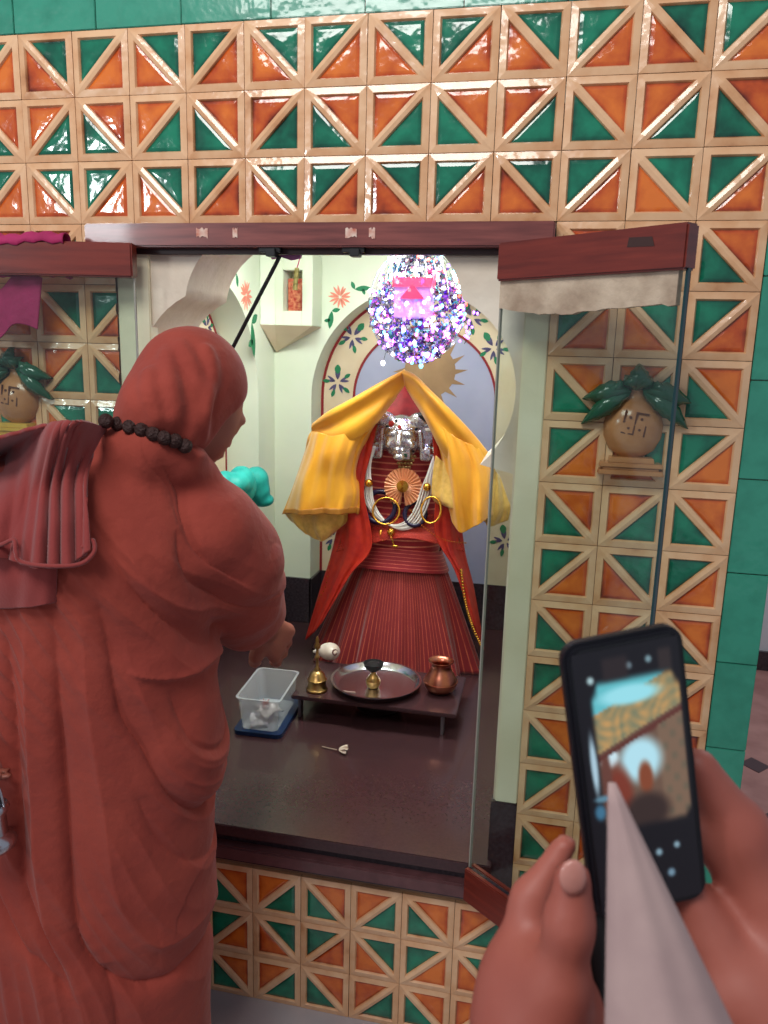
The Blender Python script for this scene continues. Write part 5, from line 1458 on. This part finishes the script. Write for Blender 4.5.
def screen_col(u, v):        # u 0..1 left to right, v 0..1 top to bottom
    c = (14, 12, 16)
    inp = (1 - sstep(.0, .5, max(0, abs(u - .56) - .34) * 4 * max(0, abs(v - .41) - .22) * 40)) * sstep(.11, .17, u) * (1 - sstep(.965, .99, u)) * sstep(.10, .14, v) * (1 - sstep(.66, .70, v))
    x = (104, 80, 66)
    band = v - (.30 - .16 * (u - .2))       # tilted bands of the tiled wall
    if band < -.075: x = (96, 186, 196)
    elif band < .07:
        k_ = math.sin(u * 33 + 3 * math.sin(v * 31)) * math.sin(v * 75 + u * 19 + 2 * math.sin(u * 17)) * .7 + .5 * (spk[int(u * 16) * 17 % 300 + 0][int(v * 60) % 2] - .5); x = mixc((112, 120, 96), (196, 150, 92), .5 + .5 * k_)
    x = mixc(x, (150, 220, 232), blob(u, v, .5, .18, .28, .035))
    x = mixc(x, (92, 48, 40), sstep(.075, .085, band) * (1 - sstep(.10, .115, band)))
    if band > .1:
        x = mixc(x, (120, 96, 78), sstep(.7, .75, u)); kk = math.sin(v * 75) * math.sin(u * 38); x = mixc(x, (70, 84, 70), .35 * max(0, kk) * sstep(.72, .78, u))
        x = mixc(x, (176, 222, 236), blob(u, v, .54, .43, .20, .085)); x = mixc(x, (200, 226, 236), blob(u, v, .24, .40, .09, .04))
        x = mixc(x, (120, 52, 36), blob(u, v, .30, .56, .13, .12)); x = mixc(x, (128, 66, 40), blob(u, v, .57, .50, .07, .06))
        x = mixc(x, (52, 38, 34), blob(u, v, .55, .63, .22, .07)); x = mixc(x, (100, 60, 50), blob(u, v, .2, .5, .05, .15))
    c = mixc(c, x, inp)
    for px_, py_, r_, cc in ((.15, .105, .030, (170, 200, 205)), (.52, .075, .028, (110, 130, 140)), (.71, .065, .028, (120, 150, 160)), (.62, .80, .03, (130, 160, 175)), (.80, .785, .028, (130, 160, 175)), (.72, .89, .035, (110, 140, 160))):
        c = mixc(c, cc, blob(u, v, px_, py_, r_, r_ * .45, .6))
    c = mixc(c, (170, 200, 216), blob(u, v, .085 + .02 * v, .42, .03, .11, .5)); c = mixc(c, (60, 110, 140), blob(u, v, .10, .60, .05, .03, .5)); c = mixc(c, (90, 130, 150), blob(u, v, .14, .55, .08, .012, .5))  # pale glare streak at the left edge, painted into the screen colours
    c = mixc(c, (44, 34, 34), .8 * sstep(.24, .30, u) * (1 - sstep(.48, .54, u)) * (1 - sstep(.10, .13, v)) * sstep(.02, .05, v))
    c = mixc(c, (52, 42, 40), .8 * sstep(.78, .82, u) * (1 - sstep(.9, .95, u)) * (1 - sstep(.10, .13, v)) * sstep(.02, .05, v))
    return c


for j in range(ny + 1):
    for i in range(nx + 1):
        u, v = i / nx, j / ny; vs.append(FPh((u * 2 - 1) * W2, (1 - 2 * v) * H2, .0011)); cc = screen_col(u, v); cols_ += [lin(cc[0]), lin(cc[1]), lin(cc[2]), 1]
for j in range(ny):
    for i in range(nx): a = j * (nx + 1) + i; fs.append((a, a + nx + 1, a + nx + 2, a + 1))
me = bpy.data.meshes.new('screen_picture'); me.from_pydata([tuple(v) for v in vs], [], fs); ca = me.color_attributes.new('col', 'FLOAT_COLOR', 'POINT'); ca.data.foreach_set('color', cols_)
sm = bpy.data.materials.new('lit_screen'); sm.use_nodes = True; nt = sm.node_tree; b = nt.nodes['Principled BSDF']; a = nt.nodes.new('ShaderNodeAttribute'); a.attribute_name = 'col'
nt.links.new(a.outputs['Color'], b.inputs['Emission Color']); b.inputs['Emission Strength'].default_value = 1.0; b.inputs['Base Color'].default_value = (.005, .005, .008, 1); b.inputs['Roughness'].default_value = .25
me.materials.append(sm); o = bpy.data.objects.new('screen_picture', me); C.objects.link(o); attach(o, ph)

# ------------------------------------------------------------------ the person holding the phone
hol = thing('person', 'person seen only as two hands raising a phone, pale pointed cloth cap below', 'person', (1.16, -1.06, 0))
G = Vox((.78, -1.36, .70), (1.52, -.84, 1.50), .0046)
# left hand: fingers behind and beside the phone, thumb on its edge
G.chain([D(560, 1010, .50), D(520, 970, .505), D(530, 900, .512), D(565, 845, .512)], [.026, .020, .0120, .0080], k=.010)
G.chain([D(575, 1040, .505), D(548, 960, .515), D(580, 905, .522), D(640, 890, .522)], [.024, .016, .0105, .009], k=.010)
G.chain([D(585, 1070, .505), D(560, 1010, .515), D(600, 955, .522), D(655, 935, .522)], [.022, .015, .0105, .009], k=.008)
G.chain([D(590, 1090, .505), D(575, 1050, .515), D(615, 1000, .520), D(660, 985, .520)], [.02, .013, .0095, .008], k=.008)
G.chain([D(540, 1050, .475), D(560, 985, .468), D(569, 925, .462), D(573, 880, .462)], [.024, .0165, .0135, .0115], k=.012)
G.ell(D(535, 1010, .492), (.034, .03, .045), k=.02)
G.chain([D(530, 1040, .49), D(525, 1130, .47), D(500, 1300, .46)], [.036, .030, .034], k=.02)
# right hand
G.chain([D(775, 985, .52), D(768, 905, .53), D(738, 830, .53), D(698, 766, .526)], [.028, .023, .019, .0125], k=.012)
G.chain([D(775, 1000, .52), D(770, 920, .535), D(735, 868, .536), D(690, 830, .530)], [.024, .018, .0135, .009], k=.010)
G.chain([D(775, 1030, .52), D(765, 960, .535), D(728, 915, .536), D(675, 890, .530)], [.022, .016, .0125, .0088], k=.010)
G.chain([D(768, 1060, .52), D(755, 1010, .53), D(720, 965, .532), D(680, 945, .528)], [.020, .014, .011, .008], k=.010)
G.chain([D(765, 1040, .505), D(738, 995, .51), D(712, 945, .520), D(688, 890, .524)], [.030, .026, .019, .0125], k=.010)
G.ell(D(775, 1010, .515), (.036, .03, .045), k=.02)
G.chain([D(780, 1040, .505), D(790, 1130, .48), D(830, 1300, .46)], [.036, .030, .034], k=.02)
hb = D(668, 1330, .36)                                  # head below the frame
shl, shr2 = hb + Vector((-.19, .02, -.24)), hb + Vector((.19, .02, -.22))
G.chain([D(500, 1300, .46), shl], [.036, .05], k=.02); G.chain([D(830, 1300, .46), shr2], [.036, .05], k=.02)
G.ell(hb, (.074, .09, .105), k=.02); G.ell(hb + Vector((0, .085, -.01)), (.014, .02, .02), k=.01); G.chain([hb, hb + Vector((0, .0, -.2))], [.055, .06], k=.02)
for sx in (-1, 1): G.ell(hb + Vector((sx * .075, 0, -.01)), (.012, .02, .03), k=.005)
G.chain([shl, hb + Vector((0, 0, -.24)), shr2], [.05, .08, .05], k=.04)
hbo = G.build('body', M_skin2, hol)
# nails
M_nail = mat('pale_nail', rgb(188, 128, 116), .4, coat=.4)
for px, py, dep in ((573, 877, .4492),):
    c = D(px, py, dep); m = MB(); M_ = Matrix((CR, CU, -CF)).transposed(); m.ball(c, (.0082, .0104, .0026), 14, M=M_); m.build('thumb_nail', M_nail, hol, smooth=2)
# sleeves and shirt below the frame
G2 = Vox((hb.x - .34, hb.y - .22, 0.02), (hb.x + .34, hb.y + .26, hb.z - .12), .014)
G2.chain([hb + Vector((0, 0, -.27)), hb + Vector((0, 0, -.6)), (hb.x, hb.y, .15)], [.13, .15, .17], k=.05)
G2.chain([hb + Vector((-.17, .02, -.26)), hb + Vector((0, 0, -.25)), hb + Vector((.17, .02, -.26))], [.075, .10, .075], k=.05)
G2.build('shirt', M_cap, hol)
# pointed cloth cap, its peak rising before the phone
apex = D(612, 783, .385)
base_c = hb + Vector((0, -.0, .03))
ax_ = None
vs = []; fs = []; n = 48; K = 26
for i in range(K + 1):
    t_ = i / K; c = apex.lerp(base_c, t_)
    # edges fall along the two outline lines of the cloth
    pl_ = D(608 - 6 * t_, 783 + 545 * t_, .385 - .02 * t_); pr_ = D(616 + 265 * t_, 783 + 545 * t_, .385 - .02 * t_)
    mid = (pl_ + pr_) / 2; rx_ = (pr_ - pl_).length / 2; e1 = (pr_ - pl_).normalized(); e2 = CF
    for j in range(n):
        a = 2 * PI * j / n; cr_ = 1 + .02 * math.sin(a * 5 + t_ * 4)
        kx = math.cos(a); ky = math.sin(a); ky = ky * (.75 + .25 * abs(ky))
        vs.append(mid + e1 * rx_ * kx + e2 * (rx_ * .7 * ky * (1 + .06 * math.sin(a * 7 + t_ * 3))))
for i in range(K):
    for j in range(n): fs.append((i * n + j, i * n + (j + 1) % n, (i + 1) * n + (j + 1) % n, (i + 1) * n + j))
fs.append(tuple(range(n - 1, -1, -1))); m = MB(); m.add(vs, fs); m.build('pointed_cap', M_cap, hol, smooth=2)
sheet('gap_shadow_strip', [[D(588, 912, .512), D(598, 914, .512), D(608, 912, .512)], [D(586, 970, .505), D(598, 972, .502), D(608, 970, .503)], [D(586, 1060, .49), D(597, 1060, .488), D(608, 1060, .49)]], M_black, ph, 8, 20, .002)  # dark strip put in for the shadowed gap between hand and cap
